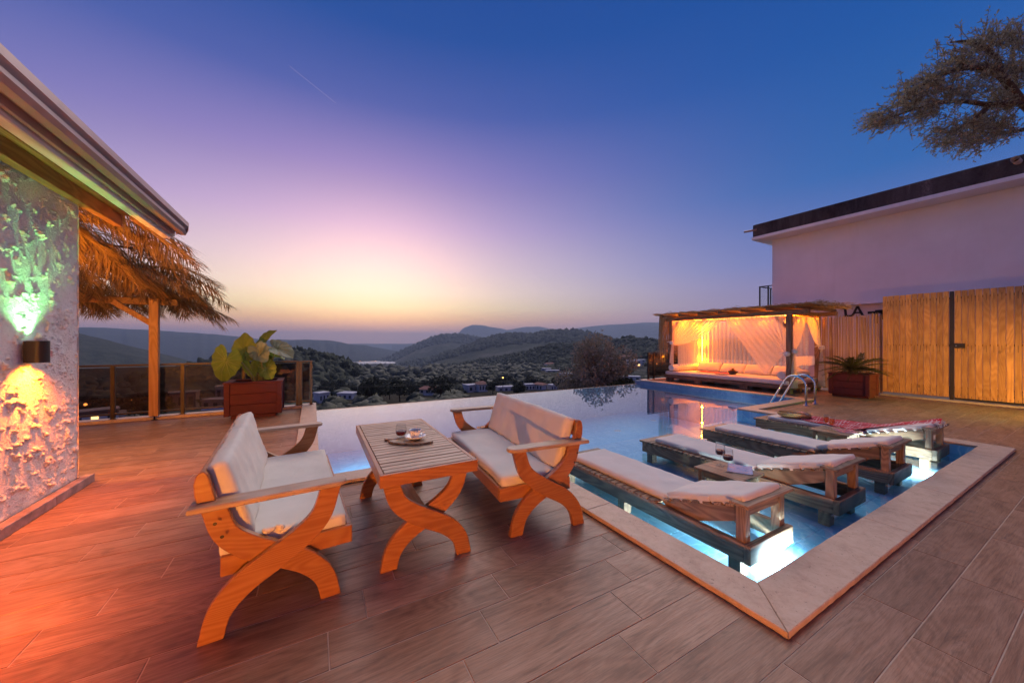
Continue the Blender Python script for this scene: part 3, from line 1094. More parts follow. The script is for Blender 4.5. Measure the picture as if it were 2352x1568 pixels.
pool_lamp(3.05, SY0, W - 0.06, (0, 1), 'white underwater lamp below the head of the nearest lounger', 560)
pool_lamp(6.75, SY0, W - 0.06, (0, 1), 'white underwater lamp below the lounger with the red plaid', 480)
pool_lamp(0.9, PY0, W - 0.35, (0, 1), 'white underwater lamp under the coping by the slatted table', 190)
pool_lamp(9.3, PY0, W - 0.35, (0, 1), 'white underwater lamp under the coping by the pool ladder', 190)
pool_lamp(PX0, 7.0, W - 0.4, (1, 0), 'white underwater lamp in the pool end wall below the glass railing', 190)

# ------------------------------------------------------------------ setting: land, hills, sea


def ground_z(d):
    ds = [0, 9, 15, 28, 60, 100, 200, 400, 800, 1500, 2500, 6000, 12000, 60000]
    zs = [-1.7, -1.7, -2.5, -3.7, -8.2, -13.6, -21.5, -31, -56, -96, -140, -190, -214, -232]
    return float(np.interp(d, ds, zs))


def fbm(x, y, sc, seed=0, oct_=5):
    return mnoise.fractal(Vector((x / sc + seed, y / sc - seed, seed * 0.37)), 0.9, 2.1, oct_)


def polar_ground():
    dist = [0.5, 6, 9, 12, 16, 22, 30, 40, 55, 75, 100, 135, 180, 240, 320, 430, 580, 800, 1100, 1500, 2100, 3000, 4500, 7000, 11000, 15700]
    na = 180
    V, F = [], []
    for d in dist:
        for a in range(na):
            t = 2 * math.pi * a / na
            x, y = d * math.cos(t), d * math.sin(t)
            amp = min(0.35 + d * 0.006, 6) if d > 10 else 0.0
            V.append((x, y, ground_z(d) + amp * fbm(x, y, max(d * 0.35, 6), 3, 3)))
    for i in range(len(dist) - 1):
        for a in range(na):
            b = (a + 1) % na
            F.append((i * na + a, i * na + b, (i + 1) * na + b, (i + 1) * na + a))
    return struct(link('terrain', numesh('terrain', np.array(V), np.array(F), M['rough_ground'], True)))


polar_ground()
struct(MB().box(DX1 + 0.0, 60, -30, 8.0, -1.5, -0.02).build('yard', M['yard']))
sea = MB()
sv, sf = [], []
for i, d in enumerate((8500, 15600)):
    for k in range(33):
        a = VIEW + R(-70 + 140 * k / 32)
        sv.append((d * math.cos(a), d * math.sin(a), -205))
for k in range(32):
    sf.append((k, k + 1, 33 + k + 1, 33 + k))
struct(sea.add(sv, sf).build('sea', M['sea']))

HILL_PTS = {}


def hill(name, dist, crest, mat, n=160, near=0.55, far=1.5, rough=0.012, seed=0, rows=18, base=None, dvar=0.0):
    """crest: (azimuth px, height px) read as directions; the ridge stands dist metres away and has its own depth"""
    az = [math.atan((x - 1176) / 818) for x, y in crest]
    el = [math.atan((784 - y) / math.hypot(818, x - 1176)) for x, y in crest]
    V, F = [], []
    for i in range(n + 1):
        a = az[0] + (az[-1] - az[0]) * i / n
        e = float(np.interp(a, az, el))
        sm = 0.003 if dist > 4000 else 0.015
        e2 = float(np.interp(a - sm, az, el)) * 0.25 + float(np.interp(a + sm, az, el)) * 0.25 + e * 0.5
        D = dist * (1 + dvar * (i / n - 0.5)) * (1 + 0.06 * fbm(i * 0.13, seed, 1.3, seed, 3))
        ch = CAM_H + D * math.tan(e2)
        for j in range(rows + 1):
            s = j / rows
            k = near + (far - near) * s
            d = D * k
            t = VIEW - a
            x, y = d * math.cos(t), d * math.sin(t)
            zb = (ground_z(d) if base is None else base) - 4
            u = (k - near) / (1 - near) if k < 1 else (far - k) / (far - 1)
            u = max(0.0, min(1.0, u))
            prof = (math.sin(u * math.pi / 2)) ** 1.15 if k < 1 else u * u * (3 - 2 * u)
            nz = fbm(x, y, D * 0.11, seed, 5) * D * rough * min(1, u * 1.5) * (0.35 if abs(k - 1) < 0.05 else 1.0)
            gul = -abs(fbm(x, y, D * 0.22, seed + 9, 3)) * D * rough * 1.6 * math.sin(min(u, 1) * math.pi)
            V.append((x, y, zb + (ch - zb) * prof + nz + gul))
    m = rows + 1
    for i in range(n):
        for j in range(rows):
            F.append((i * m + j, i * m + j + 1, (i + 1) * m + j + 1, (i + 1) * m + j))
    V, F = np.array(V), np.array(F)
    HILL_PTS.setdefault(name, []).append((V.reshape(n + 1, m, 3), dist))
    return struct(link('hill', numesh('hill', V, F, mat, True)))


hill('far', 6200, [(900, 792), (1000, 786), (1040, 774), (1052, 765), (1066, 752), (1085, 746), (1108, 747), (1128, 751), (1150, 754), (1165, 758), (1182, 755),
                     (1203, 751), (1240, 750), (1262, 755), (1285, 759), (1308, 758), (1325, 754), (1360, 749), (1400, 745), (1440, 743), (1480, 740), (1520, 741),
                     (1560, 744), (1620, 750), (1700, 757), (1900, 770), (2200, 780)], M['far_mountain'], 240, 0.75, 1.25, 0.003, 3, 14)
hill('far', 4500, [(-500, 735), (0, 741), (100, 746), (184, 752), (300, 757), (380, 760), (450, 765), (500, 767), (560, 774), (640, 785), (720, 796), (800, 806)],
     M['far_hill'], 200, 0.6, 1.4, 0.006, 5, 16)
hill('far', 3900, [(520, 800), (580, 788), (640, 782), (700, 779), (752, 781), (800, 789), (850, 796), (900, 804), (960, 815)], M['far_hill'], 120, 0.6, 1.4, 0.006, 8, 16)
hill('far', 7600, [(760, 790), (830, 789), (900, 789), (960, 789), (1040, 790), (1120, 794)], M['far_hill'], 60, 0.8, 1.2, 0.0015, 9, 10)
hill('mid', 2600, [(780, 862), (840, 846), (900, 821), (955, 793), (1000, 775), (1030, 770), (1062, 771), (1090, 778), (1150, 792), (1260, 810), (1500, 830)], M['forest_floor'], 140, 0.55, 1.4, 0.008, 11, 20)
hill('mid', 1650, [(790, 880), (860, 857), (950, 833), (1040, 806), (1100, 785), (1150, 774), (1195, 769), (1250, 766), (1295, 761), (1340, 764), (1380, 774), (1430, 790), (1560, 812), (1800, 830)],
     M['forest_floor'], 140, 0.5, 1.4, 0.009, 13, 20)
hill('mid', 1500, [(-600, 730), (-100, 742), (100, 757), (184, 767), (250, 782), (330, 801), (400, 818), (450, 830), (520, 842), (640, 860)], M['forest_floor'], 110, 0.5, 1.4, 0.008, 17, 18)
hill('near', 720, [(800, 905), (860, 878), (930, 860), (1000, 846), (1060, 836), (1120, 826), (1180, 815), (1240, 803), (1290, 792), (1340, 786), (1400, 786), (1450, 782), (1500, 784),
                   (1560, 786), (1640, 784), (1760, 780), (2000, 772), (2400, 760)], M['forest_floor'], 150, 0.22, 1.5, 0.012, 19, 26)
hill('near', 330, [(300, 872), (420, 856), (480, 842), (520, 826), (560, 816), (620, 812), (680, 814), (730, 818), (775, 829), (800, 840), (840, 868), (880, 893), (930, 912), (1000, 930)],
     M['forest_floor'], 110, 0.5, 1.35, 0.012, 23, 20)

# ------------------------------------------------------------------ woods
ico = bmesh.new(); bmesh.ops.create_icosphere(ico, subdivisions=2, radius=1.0)
ICO_V = np.array([v.co[:] for v in ico.verts]); ICO_F = np.array([[v.index for v in f.verts] for f in ico.faces]); ico.free()


def crowns(name, pts, sizes, tall=0.9, mat='forest'):
    vs, fs, b = [], [], 0
    for p, s in zip(pts, sizes):
        th = tall * rng.uniform(0.75, 1.5)
        jit = 1 + rng.normal(0, 0.22, (len(ICO_V), 1))
        v = ICO_V * jit * np.array([s * rng.uniform(.8, 1.25), s * rng.uniform(.8, 1.25), s * th]) + np.array(p) + np.array([0, 0, s * th * 0.55])
        vs.append(v); fs.append(ICO_F + b); b += len(ICO_V)
    return stuff(link(name, numesh(name, np.concatenate(vs), np.concatenate(fs), M[mat])))


def scatter_on(G, dist, count, s0, s1, jlo=0.15, jhi=0.75):
    n, m, _ = G.shape
    pts, sz = [], []
    for _ in range(count):
        i = rng.uniform(0, n - 1.001); j = rng.uniform(jlo, jhi) * (m - 1)
        i0, j0 = int(i), int(j)
        p = G[i0, j0] * (1 - (i - i0)) + G[i0 + 1, j0] * (i - i0)
        q = G[i0, j0 + 1] * (1 - (i - i0)) + G[i0 + 1, j0 + 1] * (i - i0)
        pts.append(p * (1 - (j - j0)) + q * (j - j0)); sz.append(rng.uniform(s0, s1))
    return pts, sz


near = HILL_PTS['near']
def on_hill(px, py, G):
    """the spot of the hill that lies in this direction"""
    v = FW * 818 + RT * (px - 1176) + Vector((0, 0, 784 - py))
    v.normalize()
    P = G.reshape(-1, 3) - np.array([0, 0, CAM_H])
    Pn = P / np.linalg.norm(P, axis=1)[:, None]
    k = int(np.argmax(Pn @ np.array(v[:])))
    return tuple(G.reshape(-1, 3)[k])


HOUSES = [(1262, 846, 13, 8, 5.0, 'hip', 'hwall', 2, 'two storey white house with a red roof, left of the olive tree'),
          (1252, 852, 9, 7, 3.0, 'flat', 'hwall', 1, 'flat white house just left below the red roofed one'),
          (1268, 862, 14, 7, 3.0, 'flat', 'hwall', 1, 'long low white house under the red roofed hillside house'),
          (1302, 868, 11, 7, 3.2, 'flat', 'hwall', 1, 'small white house lowest on the slope beside the olive tree'),
          (1440, 812, 20, 10, 6.0, 'flat', 'hwall', 2, 'broad white house highest on the wooded slope'),
          (1438, 824, 13, 8, 3.5, 'hip', 'hwall2', 1, 'grey gabled house just under the highest white house'),
          (1446, 838, 16, 8, 5.0, 'flat', 'hwall', 2, 'white block house with a lit orange window on the slope'),
          (1464, 836, 12, 8, 4.5, 'flat', 'hwall', 2, 'pale two storey house beside the one with the lit window'),
          (1480, 828, 10, 7, 3.2, 'flat', 'hwall', 1, 'small white house nearest the black glass railing'),
          (1412, 846, 13, 8, 4.5, 'flat', 'hwall2', 1, 'tan house half hidden by the right edge of the olive tree'),
          (1452, 868, 12, 7, 3.0, 'flat', 'hwall', 1, 'low white house above the dark green bush'),
          (1388, 858, 11, 7, 3.2, 'hip', 'hwall2', 1, 'red roofed house glimpsed through the olive crown')]
GROVE_HOUSES = [(1088, 118, 10, 6, 2.4, 'flat', 'long flat white house down in the grove right of centre', ()),
                (1106, 116, 5, 5, 3.0, 'hip', 'white house with a small red roof beside the long flat house', ()),
                (985, 112, 8, 5, 1.6, 'hip', 'low house with a red brown roof in the grove', ()),
                (800, 105, 7, 5, 1.6, 'flat', 'flat pale house in the grove beside the end of the railing', ()),
                (1160, 118, 9, 5, 1.4, 'flat', 'pale flat roofed house right beside the orange street lamp', ()),
                (1216, 122, 5, 4, 2.2, 'flat', 'small white house just right of the bench top', ()),
                (1240, 122, 6, 4, 2.4, 'hip', 'red roofed house in the dark trees by the bench top', ()),
                (1270, 124, 5, 4, 2.0, 'flat', 'white house at the right end of the grove row', ()),
                (216, 70, 6.5, 4, 2.2, 'flat', 'small white house seen through the first glass pane', (1,)),
                (262, 84, 8, 4, 1.6, 'flat', 'low tan house behind the second glass pane with a lit window', (0,)),
                (520, 150, 9, 6, 5, 'flat', 'flat roofed house behind the big heart shaped leaf', ()),
                (420, 120, 9, 6, 4.6, 'flat', 'tan two storey house right of the pine post', ()),
                (505, 105, 9, 5, 2.4, 'flat', 'long pale roofed house seen beside the heart shaped leaf', ()),
                (738, 98, 4, 4, 2.4, 'flat', 'small white house by the corner post of the railing', ())]
PLOTS = []
for hs in HOUSES:
    hp = on_hill(hs[0], hs[1], HILL_PTS['near'][0][0])
    PLOTS.append((hp, hs[2]))
for hs in GROVE_HOUSES:
    a = VIEW - math.atan((hs[0] - 1176) / 818)
    PLOTS.append(((hs[1] * math.cos(a), hs[1] * math.sin(a), ground_z(hs[1])), hs[2] * 0.42))


def clear_of_houses(p, s_):
    """trees keep off the houses and their forecourts"""
    d = math.hypot(p[0], p[1]); a = math.atan2(p[1], p[0])
    for hp, w in PLOTS:
        D = math.hypot(hp[0], hp[1])
        if abs(a - math.atan2(hp[1], hp[0])) * D < w * 0.55 + s_ * 0.8 and -60 - D * 0.12 < d - D < 6 + s_:
            return False
    return True


def cleared(pts, sz):
    k = [i for i in range(len(pts)) if clear_of_houses(pts[i], sz[i])]
    return [pts[i] for i in k], [sz[i] for i in k]


p, s = scatter_on(near[0][0], 720, 9000, 1.8, 4.0, 0.03, 0.64)
crowns('forest', *cleared(p, s), 0.7)
p, s = scatter_on(near[1][0], 330, 2300, 1.5, 3.2, 0.08, 0.68)
crowns('forest', p, s, 1.05)
p, s = scatter_on(HILL_PTS['mid'][1][0], 1650, 3000, 5, 9, 0.3, 0.56)
crowns('forest', p, s)
p, s = scatter_on(HILL_PTS['mid'][0][0], 2600, 1600, 8, 13, 0.35, 0.56)
crowns('forest', p, s)
# undergrowth on the slope below the terrace
pts, sz = [], []
while len(pts) < 7000:
    d = math.exp(rng.uniform(math.log(24), math.log(520)))
    a = VIEW + rng.uniform(-1.0, 1.0)
    x, y = d * math.cos(a), d * math.sin(a)
    if d < 130 and fbm(x, y, d * 0.25, 31, 3) < -0.28:
        continue
    pts.append((x, y, ground_z(d) - 0.3)); sz.append(rng.uniform(0.35, 1.0) * (0.4 + d * 0.012))
crowns('undergrowth', *cleared(pts, sz), 0.7, 'grove')

# individual trees: trunk, crown of leaf clumps


def leaf_cloud(centres, radii, n, size, seed, flat=0.8, elong=2.2, shell=0.5):
    r_ = np.random.default_rng(seed)
    w = np.array([r ** 2 for r in radii]); w = w / w.sum()
    idx = r_.choice(len(centres), n, p=w)
    d = r_.normal(size=(n, 3)); d /= np.linalg.norm(d, axis=1)[:, None]
    rad = np.array(radii)[idx] * (shell + (1 - shell) * r_.random(n) ** 0.5) * (1 + r_.normal(0, 0.10, n))
    c = np.array(centres)[idx] + d * rad[:, None] * np.array([1, 1, flat])
    a = r_.normal(size=(n, 3)); a /= np.linalg.norm(a, axis=1)[:, None]
    b = np.cross(a, r_.normal(size=(n, 3))); b /= np.linalg.norm(b, axis=1)[:, None]
    s = size * r_.uniform(0.6, 1.3, n)[:, None]
    V = np.stack([c - a * s * elong / 2, c - b * s / 2, c + a * s * elong / 2, c + b * s / 2], 1).reshape(-1, 3)
    F = np.arange(n * 4).reshape(n, 4)
    return V, F


def tree_mesh(h, cr, leafn, leaf, seed, mat, clumps=12, trunk=0.14, low=0.35):
    r_ = random.Random(seed)
    cs, rs, tb = [], [], MB()
    top = h * low
    tb.tube([(0, 0, -0.3), (0.02 * h, 0.01 * h, top * 0.5), (-0.02 * h, 0.02 * h, top)], [trunk * 1.25, trunk, trunk * 0.8], 7)
    for k in range(clumps):
        a = 2 * math.pi * k / clumps * 2.4 + r_.uniform(-.4, .4)
        rr = cr * r_.uniform(0.2, 0.85)
        z = top + (h - top) * r_.uniform(0.12, 0.88)
        rr *= math.sqrt(max(0.15, 1 - ((z - top) / (h - top) - 0.4) ** 2 * 2))
        c = (rr * math.cos(a), rr * math.sin(a), z)
        cs.append(c); rs.append(cr * r_.uniform(0.26, 0.48))
        tb.tube([(-0.02 * h, 0.02 * h, top * 0.9), (c[0] * 0.45, c[1] * 0.45, (top + c[2]) * 0.5), c], [trunk * 0.5, trunk * 0.28, trunk * 0.1], 5)
    V, F = leaf_cloud(cs, rs, leafn, leaf, seed)
    return tb.mesh('trunk', M['bark'], True), numesh('crown', V, F, M[mat])


def plant_tree(name, meshes, loc, sc, rz, label, cat='tree', group=None):
    t = thing(name, label, cat, loc, rz, group)
    t.scale = (sc, sc, sc * random.uniform(0.9, 1.1))
    link('trunk', meshes[0], t); link('crown', meshes[1], t)
    return t


def polar(px, d, z=None):
    """a point on the land d metres off in the compass direction that the view shows at px"""
    a = VIEW - math.atan((px - 1176) / 818)
    x, y = d * math.cos(a), d * math.sin(a)
    return (x, y, ground_z(d) if z is None else z)


ol = tree_mesh(4.2, 2.0, 10000, 0.085, 5, 'olive_pale', 30, 0.13, 0.26)
t = plant_tree('olive_tree', ol, polar(1372, 21, -2.9), 1.0, 0.6, 'dusty grey olive tree standing beyond the infinity edge', 'tree')
bsh = tree_mesh(1.5, 1.3, 3200, 0.11, 6, 'bush', 10, 0.05, 0.1)
plant_tree('round_bush', bsh, polar(1452, 19, -1.9), 0.95, 0.2, 'low dark green bush between the pale olive and the black railing', 'bush')
grove = [tree_mesh(4.0, 2.2, 1100, 0.27, 50 + k, 'grove', 10, 0.14, 0.28) for k in range(4)]
gl = 'dark round grove tree on the slope below the infinity edge'
for k in range(46):
    for _ in range(30):
        px = 735 + (1330 - 735) * (k + random.random()) / 46
        spot = polar(px, random.uniform(62, 150))
        if clear_of_houses(spot, 2.2):
            break
    plant_tree('grove_tree', grove[k % 4], spot, random.uniform(0.7, 1.15), random.random() * 6, gl, 'tree', 'grove trees below the pool')
for k in range(16):
    for _ in range(30):
        spot = polar(random.uniform(180, 520), random.uniform(50, 130))
        if clear_of_houses(spot, 2.2):
            break
    plant_tree('grove_tree', grove[k % 4], spot, random.uniform(0.7, 1.1), random.random() * 6,
               'dark round tree on the slope seen through the glass railing', 'tree', 'trees seen through the glass railing')
pine = tree_mesh(9.5, 3.0, 1500, 0.42, 77, 'forest', 12, 0.2, 0.45)
for k, (px, d) in enumerate(((702, 300), (716, 296), (748, 290), (760, 288), (790, 255), (812, 250), (842, 240), (570, 320), (586, 318))):
    a = VIEW - math.atan((px - 1176) / 818)
    G, dist = near[1]
    x, y = d * math.cos(a), d * math.sin(a)
    q = np.argmin((G[..., 0] - x) ** 2 + (G[..., 1] - y) ** 2)
    zz_ = G.reshape(-1, 3)[q][2]
    plant_tree('pine_tree', pine, (x, y, zz_ - 0.6), random.uniform(0.8, 1.15), random.random() * 6,
               'tall dark pine standing out on the crest of the left ridge', 'pine tree', 'pines on the left ridge')

# ------------------------------------------------------------------ houses in the valley


def village_house(loc, rz, w, d, h, label, roof='flat', wall='hwall', lit=(), wins=3, floors=1):
    t = thing('village_house', label, 'house', loc, rz)
    mb = MB().box(-w / 2, w / 2, -d / 2, d / 2, -2.0, h)
    if roof == 'flat':
        mb.box(-w / 2 - .15, w / 2 + .15, -d / 2 - .15, d / 2 + .15, h + 0.003, h + 0.3)
    mb.build('wall', M[wall], t)
    if roof != 'flat':
        rb = MB()
        e = 0.5
        rb.add([(-w / 2 - e, -d / 2 - e, h), (w / 2 + e, -d / 2 - e, h), (w / 2 + e, d / 2 + e, h), (-w / 2 - e, d / 2 + e, h),
                (-w / 2 + d * .3, 0, h + d * 0.26), (w / 2 - d * .3, 0, h + d * 0.26)],
               [(0, 1, 5, 4), (2, 3, 4, 5), (1, 2, 5), (3, 0, 4), (3, 2, 1, 0)])
        rb.build('roof', M['redroof'], t)
    for f in range(floors):
        fh = h / floors
        for i in range(wins):
            x = -w / 2 + w * (i + 0.5) / wins
            m = MB().box(x - w / wins * .22, x + w / wins * .22, -d / 2 - 0.04, -d / 2 + 0.1, f * fh + fh * 0.3, f * fh + fh * 0.78)
            m.build('window', M['litwin'] if (f * wins + i) in lit else M['hwin'], t)
    return t


face = VIEW - R(90)
for hs, (hp, _) in zip(HOUSES, PLOTS):
    px, py, w, d, h, rf, wm_, fl, lb = hs
    village_house(hp, face + R(random.uniform(-25, 25)), w, d, h, lb, rf, wm_, (2,) if 'lit orange' in lb else (), 3, fl)
for px, d, w, dd, h, rf, lb, lit in GROVE_HOUSES:
    a = VIEW - math.atan((px - 1176) / 818)
    village_house(polar(px, d), a - R(90) + R(random.uniform(-40, 40)), w * 0.62, dd * 0.62, h * 0.8 + 0.3, lb, rf, 'hwall2' if 'tan' in lb else 'hwall', lit, 3, 1)


def street_lamp(loc, h, label):
    t = thing('street_lamp', label, 'street lamp', loc)
    MB().tube([(0, 0, -0.5), (0, 0, h)], 0.07, 6).build('pole', M['brown_alu'], t)
    MB().lathe([(0.0, 0), (0.16, 0.06), (0.2, 0.2), (0.1, 0.34), (0.0, 0.36)], 8, (0, 0, h), False).build('bulb', M['street'], t)
    return t


street_lamp(polar(1155, 105), 4.6, 'street lamp with a small orange light in the grove')
street_lamp(polar(1509, 160, -12), 4.0, 'street lamp glowing behind the black glass railing')
street_lamp(polar(196, 75), 3.0, 'street lamp glowing behind the left glass pane')
street_lamp(polar(300, 88), 3.4, 'street lamp glowing behind the second glass pane')

# valley floor: greenhouse roofs and the town's lights
gv, gf, b = [], [], 0
for k in range(520):
    a = VIEW - math.atan((rng.uniform(790, 900) - 1176) / 818)
    d = math.exp(rng.uniform(math.log(1750), math.log(3600)))
    L_, w_ = rng.uniform(18, 60), rng.uniform(8, 18)
    x, y, z = d * math.cos(a), d * math.sin(a), ground_z(d) + 7.5
    ca, sa = math.cos(0.5), math.sin(0.5)
    for i, j, zz_ in ((-1, -1, 0), (1, -1, 0), (1, 0, 4), (-1, 0, 4), (-1, 1, 0), (1, 1, 0)):
        gv.append((x + ca * i * L_ / 2 - sa * j * w_ / 2, y + sa * i * L_ / 2 + ca * j * w_ / 2, z + zz_ - 1))
    gf += [(b, b + 1, b + 2, b + 3), (b + 3, b + 2, b + 5, b + 4)]; b += 6
stuff(link('greenhouses', numesh('greenhouses', np.array(gv), np.array(gf), M['greenhouse'])))
pts, sz = [], []
for k in range(60):
    px = rng.uniform(792, 868) if k < 36 else rng.uniform(745, 850)
    d = rng.uniform(1900, 3300) if k < 36 else rng.uniform(3300, 4200)
    a = VIEW - math.atan((px - 1176) / 818)
    pts.append((d * math.cos(a), d * math.sin(a), ground_z(d) + 14 + (rng.uniform(0, 40) if k >= 36 else 0))); sz.append(rng.uniform(0.35, 0.8) * d / 2500)
crowns('town_lights', pts, sz, 1.0, 'street')

cb = MB()
pA, pB, pC = Vector(polar(560, 34, -2.0)), Vector(polar(1300, 40, -2.4)), Vector(polar(1700, 60, 1.0))
line = []
for i in range(25):
    u = i / 24
    q = pA.lerp(pB, u); q.z -= 1.2 * 4 * u * (1 - u) * 0.35; line.append(q)
for i in range(1, 13):
    u = i / 12
    q = pB.lerp(pC, u); q.z -= 0.6 * 4 * u * (1 - u); line.append(q)
tag(cb.tube(line, 0.022, 6).build('power_cable', M['cable'], None, True), 'black power cable sagging across the valley view', 'cable')

# the lower terrace beyond the left railing
t = thing('picnic_table', 'pale topped picnic table on the lower terrace, seen through the glass railing', 'picnic table', polar(285, 24, -3.35), R(62))
MB().box(-1.1, 1.1, -0.4, 0.4, 0.72, 0.76, 0.01).build('tabletop', M['hwall'], t)
for sx in (-0.8, 0.8):
    MB().bar((sx, -0.5, 0), (sx, 0.3, 0.72), 0.09, 0.05).build('leg', M['aged'], t)
    MB().bar((sx, 0.5, 0), (sx, -0.3, 0.72), 0.09, 0.05).build('leg', M['aged'], t)
for sy in (-0.75, 0.75):
    MB().box(-1.1, 1.1, sy - 0.13, sy + 0.13, 0.42, 0.46, 0.01).build('seat', M['aged'], t)

# ------------------------------------------------------------------ stone house
HX, HY, HZ = -2.05, 5.26, 2.98
house = thing('stone_house', 'rough limestone house wall under a tiled roof with a steel gutter', 'house', (0, 0, 0))
MB().box(-9, HX - 0.016, -3.4, HY - 0.016, -0.3, HZ).build('wall', M['mortar'], house)


def warp(a, z_, edge):
    """the joints wander: one shared warp for all stones of a face"""
    k = edge
    return (a + k * 0.085 * mnoise.noise(Vector((a * 2.3, z_ * 2.3, 5.0))) + k * 0.02 * mnoise.noise(Vector((a * 9, z_ * 9, 1.0))),
            z_ + k * 0.075 * mnoise.noise(Vector((a * 2.1, z_ * 2.1, 11.0))) + k * 0.018 * mnoise.noise(Vector((a * 8, z_ * 8, 3.0))))


def stone_block(face, a0, z0_, w, h, rough, n):
    """one stone of the front (face 'f', runs along y) or of the end wall ('e', runs along -x)"""
    mb = MB()
    nu, nv = max(3, int(n * w / 0.4)), max(3, int(n * h / 0.4))

    def fn(u, v):
        e = min(1.0, min(min(u, 1 - u) * w, min(v, 1 - v) * h) / 0.03)
        a, z_ = a0 + u * w, z0_ + v * h
        lim = min(1.0, abs((HY if face == 'f' else HX) - a) / 0.18) * min(1.0, max(0.0, z_ - 0.1) / 0.12)
        wa, wz = warp(a, z_, lim)
        P = Vector((wa, wz, 0.0 if face == 'f' else 40.0))
        big = mnoise.noise(P * 3.4) * 0.55 + 0.45 * mnoise.noise(P * 7.0 + Vector((9, 0, 0)))
        crag = mnoise.turbulence(P * 9.0, 5, False, noise_basis='PERLIN_ORIGINAL', amplitude_scale=0.70, frequency_scale=2.2)
        chip = max(0.0, mnoise.noise(P * 5.2 + Vector((0, 7, 0)))) ** 2
        d = rough * (big * 0.55 + (crag - 0.55) * 0.85 + chip * 0.7)
        hg = -0.012 + (0.012 + max(-0.011, d)) * (0.25 + 0.75 * e ** 0.5)
        return (HX + hg, wa, wz) if face == 'f' else (wa, HY + hg, wz)
    mb.grid(nu, nv, fn)
    return mb


rs = random.Random(4)
z = 0.085
course = 0
while z < HZ - 0.05:
    ch = min(rs.choice((0.26, 0.34, 0.30, 0.42)), HZ - z)
    if HZ - z - ch < 0.15:
        ch = HZ - z
    y = HY
    first = True
    while y > 2.6:
        w = rs.uniform(0.26, 0.34) if first and course % 2 else (rs.uniform(0.36, 0.46) if first else rs.uniform(0.24, 0.55))
        fine = y > 4.0
        mb = stone_block('f', y - w, z, w, ch, 0.024 if first else 0.040, 70 if fine else 8)
        if first:                          # the corner stone turns the corner
            w2 = rs.uniform(0.3, 0.4)
            mb2 = stone_block('e', HX - w2, z, w2, ch, 0.02, 12)
            mb.add(mb2.v, mb2.f)
            x = HX - w2
        mb.build('stone', M['lime'], house, True)
        y -= w
        first = False
    while x > -6.2:
        w = rs.uniform(0.35, 0.6)
        stone_block('e', x - w, z, w, ch, 0.05, 8).build('stone', M['lime'], house, True)
        x -= w
    z += ch
    course += 1
for a, b in ((4.72, HY + 0.09), (3.8, 4.717), (2.9, 3.797), (2.0, 2.897)):
    MB().box(HX + 0.0, HX + 0.075, a, b, 0.001, 0.085, 0.004).build('skirting_tile', M['skirt'], house)
MB().box(HX - 3.9, HX - 0.002, HY + 0.0, HY + 0.05, 0.001, 0.085, 0.004).build('skirting_tile', M['skirt'], house)
# eaves
RY1 = 6.12
MB().box(-1.66, -1.58, -3.4, RY1 - 0.02, 2.76, 2.93, 0.006).build('eaves_beam', M['beam_y'], house)
for i, x in enumerate((-1.72, -1.84, -1.96)):
    MB().box(x - 0.055, x + 0.055, -3.4, RY1 - 0.16, 2.945, 2.965, 0.003).build('soffit_board', M['soffit'], house)
MB().box(-2.04, -1.96, -3.4, RY1 - 0.2, 2.80, 2.94, 0.006).build('wall_plate', M['soffit'], house)
MB().box(-1.80, -1.72, HY + 0.35, RY1 - 0.12, 2.82, 2.94, 0.006).build('wall_plate', M['soffit'], house)
MB().box(-1.575, -1.545, -3.4, RY1, 2.80, 3.0, 0.003).build('fascia', M['gutter'], house)
prof = [(-1.54, 2.98), (-1.545, 2.86), (-1.50, 2.83), (-1.45, 2.835), (-1.43, 2.87), (-1.445, 2.885), (-1.445, 2.915), (-1.415, 2.945), (-1.415, 3.0), (-1.43, 3.0),
        (-1.43, 2.955), (-1.46, 2.925), (-1.46, 2.86), (-1.52, 2.85), (-1.528, 2.98)]
MB().prism([(x, z_) for x, z_ in reversed(prof)], -3.4, RY1 + 0.02, 'xz').build('gutter', M['gutter'], house)
MB().prism([(x, z_) for x, z_ in [(-1.545, 2.84), (-1.45, 2.835), (-1.42, 2.9), (-1.415, 3.0), (-1.54, 2.99)]], RY1 + 0.021, RY1 + 0.03, 'xz').build('gutter_end', M['gutter'], house)
# roof slope and its clay tiles
sl = math.tan(R(21))
MB().add([(-1.50, -3.4, 2.99), (-1.50, RY1 + 0.02, 2.99), (-7, RY1 + 0.02, 2.99 + 5.5 * sl), (-7, -3.4, 2.99 + 5.5 * sl),
          (-1.50, -3.4, 3.02), (-1.50, RY1 + 0.02, 3.02), (-7, RY1 + 0.02, 3.02 + 5.5 * sl), (-7, -3.4, 3.02 + 5.5 * sl)],
         [(0, 1, 2, 3), (7, 6, 5, 4), (0, 4, 5, 1), (1, 5, 6, 2), (2, 6, 7, 3), (3, 7, 4, 0)]).build('roof', M['rooftile'], house)
tm = MB()
vs, fs = [], []
nn = 8
for j in range(2):
    for k in range(nn + 1):
        a = math.pi * k / nn
        rr = 0.098 if j == 0 else 0.082
        vs.append((-0.40 * j, rr * math.cos(a), 0.045 * math.sin(a) * (1 if j == 0 else 0.9) - 0.004 + 0.40 * j * sl))
for k in range(nn):
    fs.append((k, k + 1, nn + 2 + k, nn + 1 + k))
vs += [(v[0] - 0.004, v[1] * 0.82, v[2] * 0.82 if i <= nn else v[2] - 0.012) for i, v in enumerate(vs)]
for k in range(nn):
    fs.append((nn * 2 + 2 + k + 1, nn * 2 + 2 + k, 3 * nn + 3 + k, 3 * nn + 3 + k + 1))
    fs.append((k + 1, k, 2 * nn + 2 + k, 2 * nn + 2 + k + 1))
tile_me = tm.add(vs, fs).mesh('roof_tile', M['rooftile'], autosmooth=50)
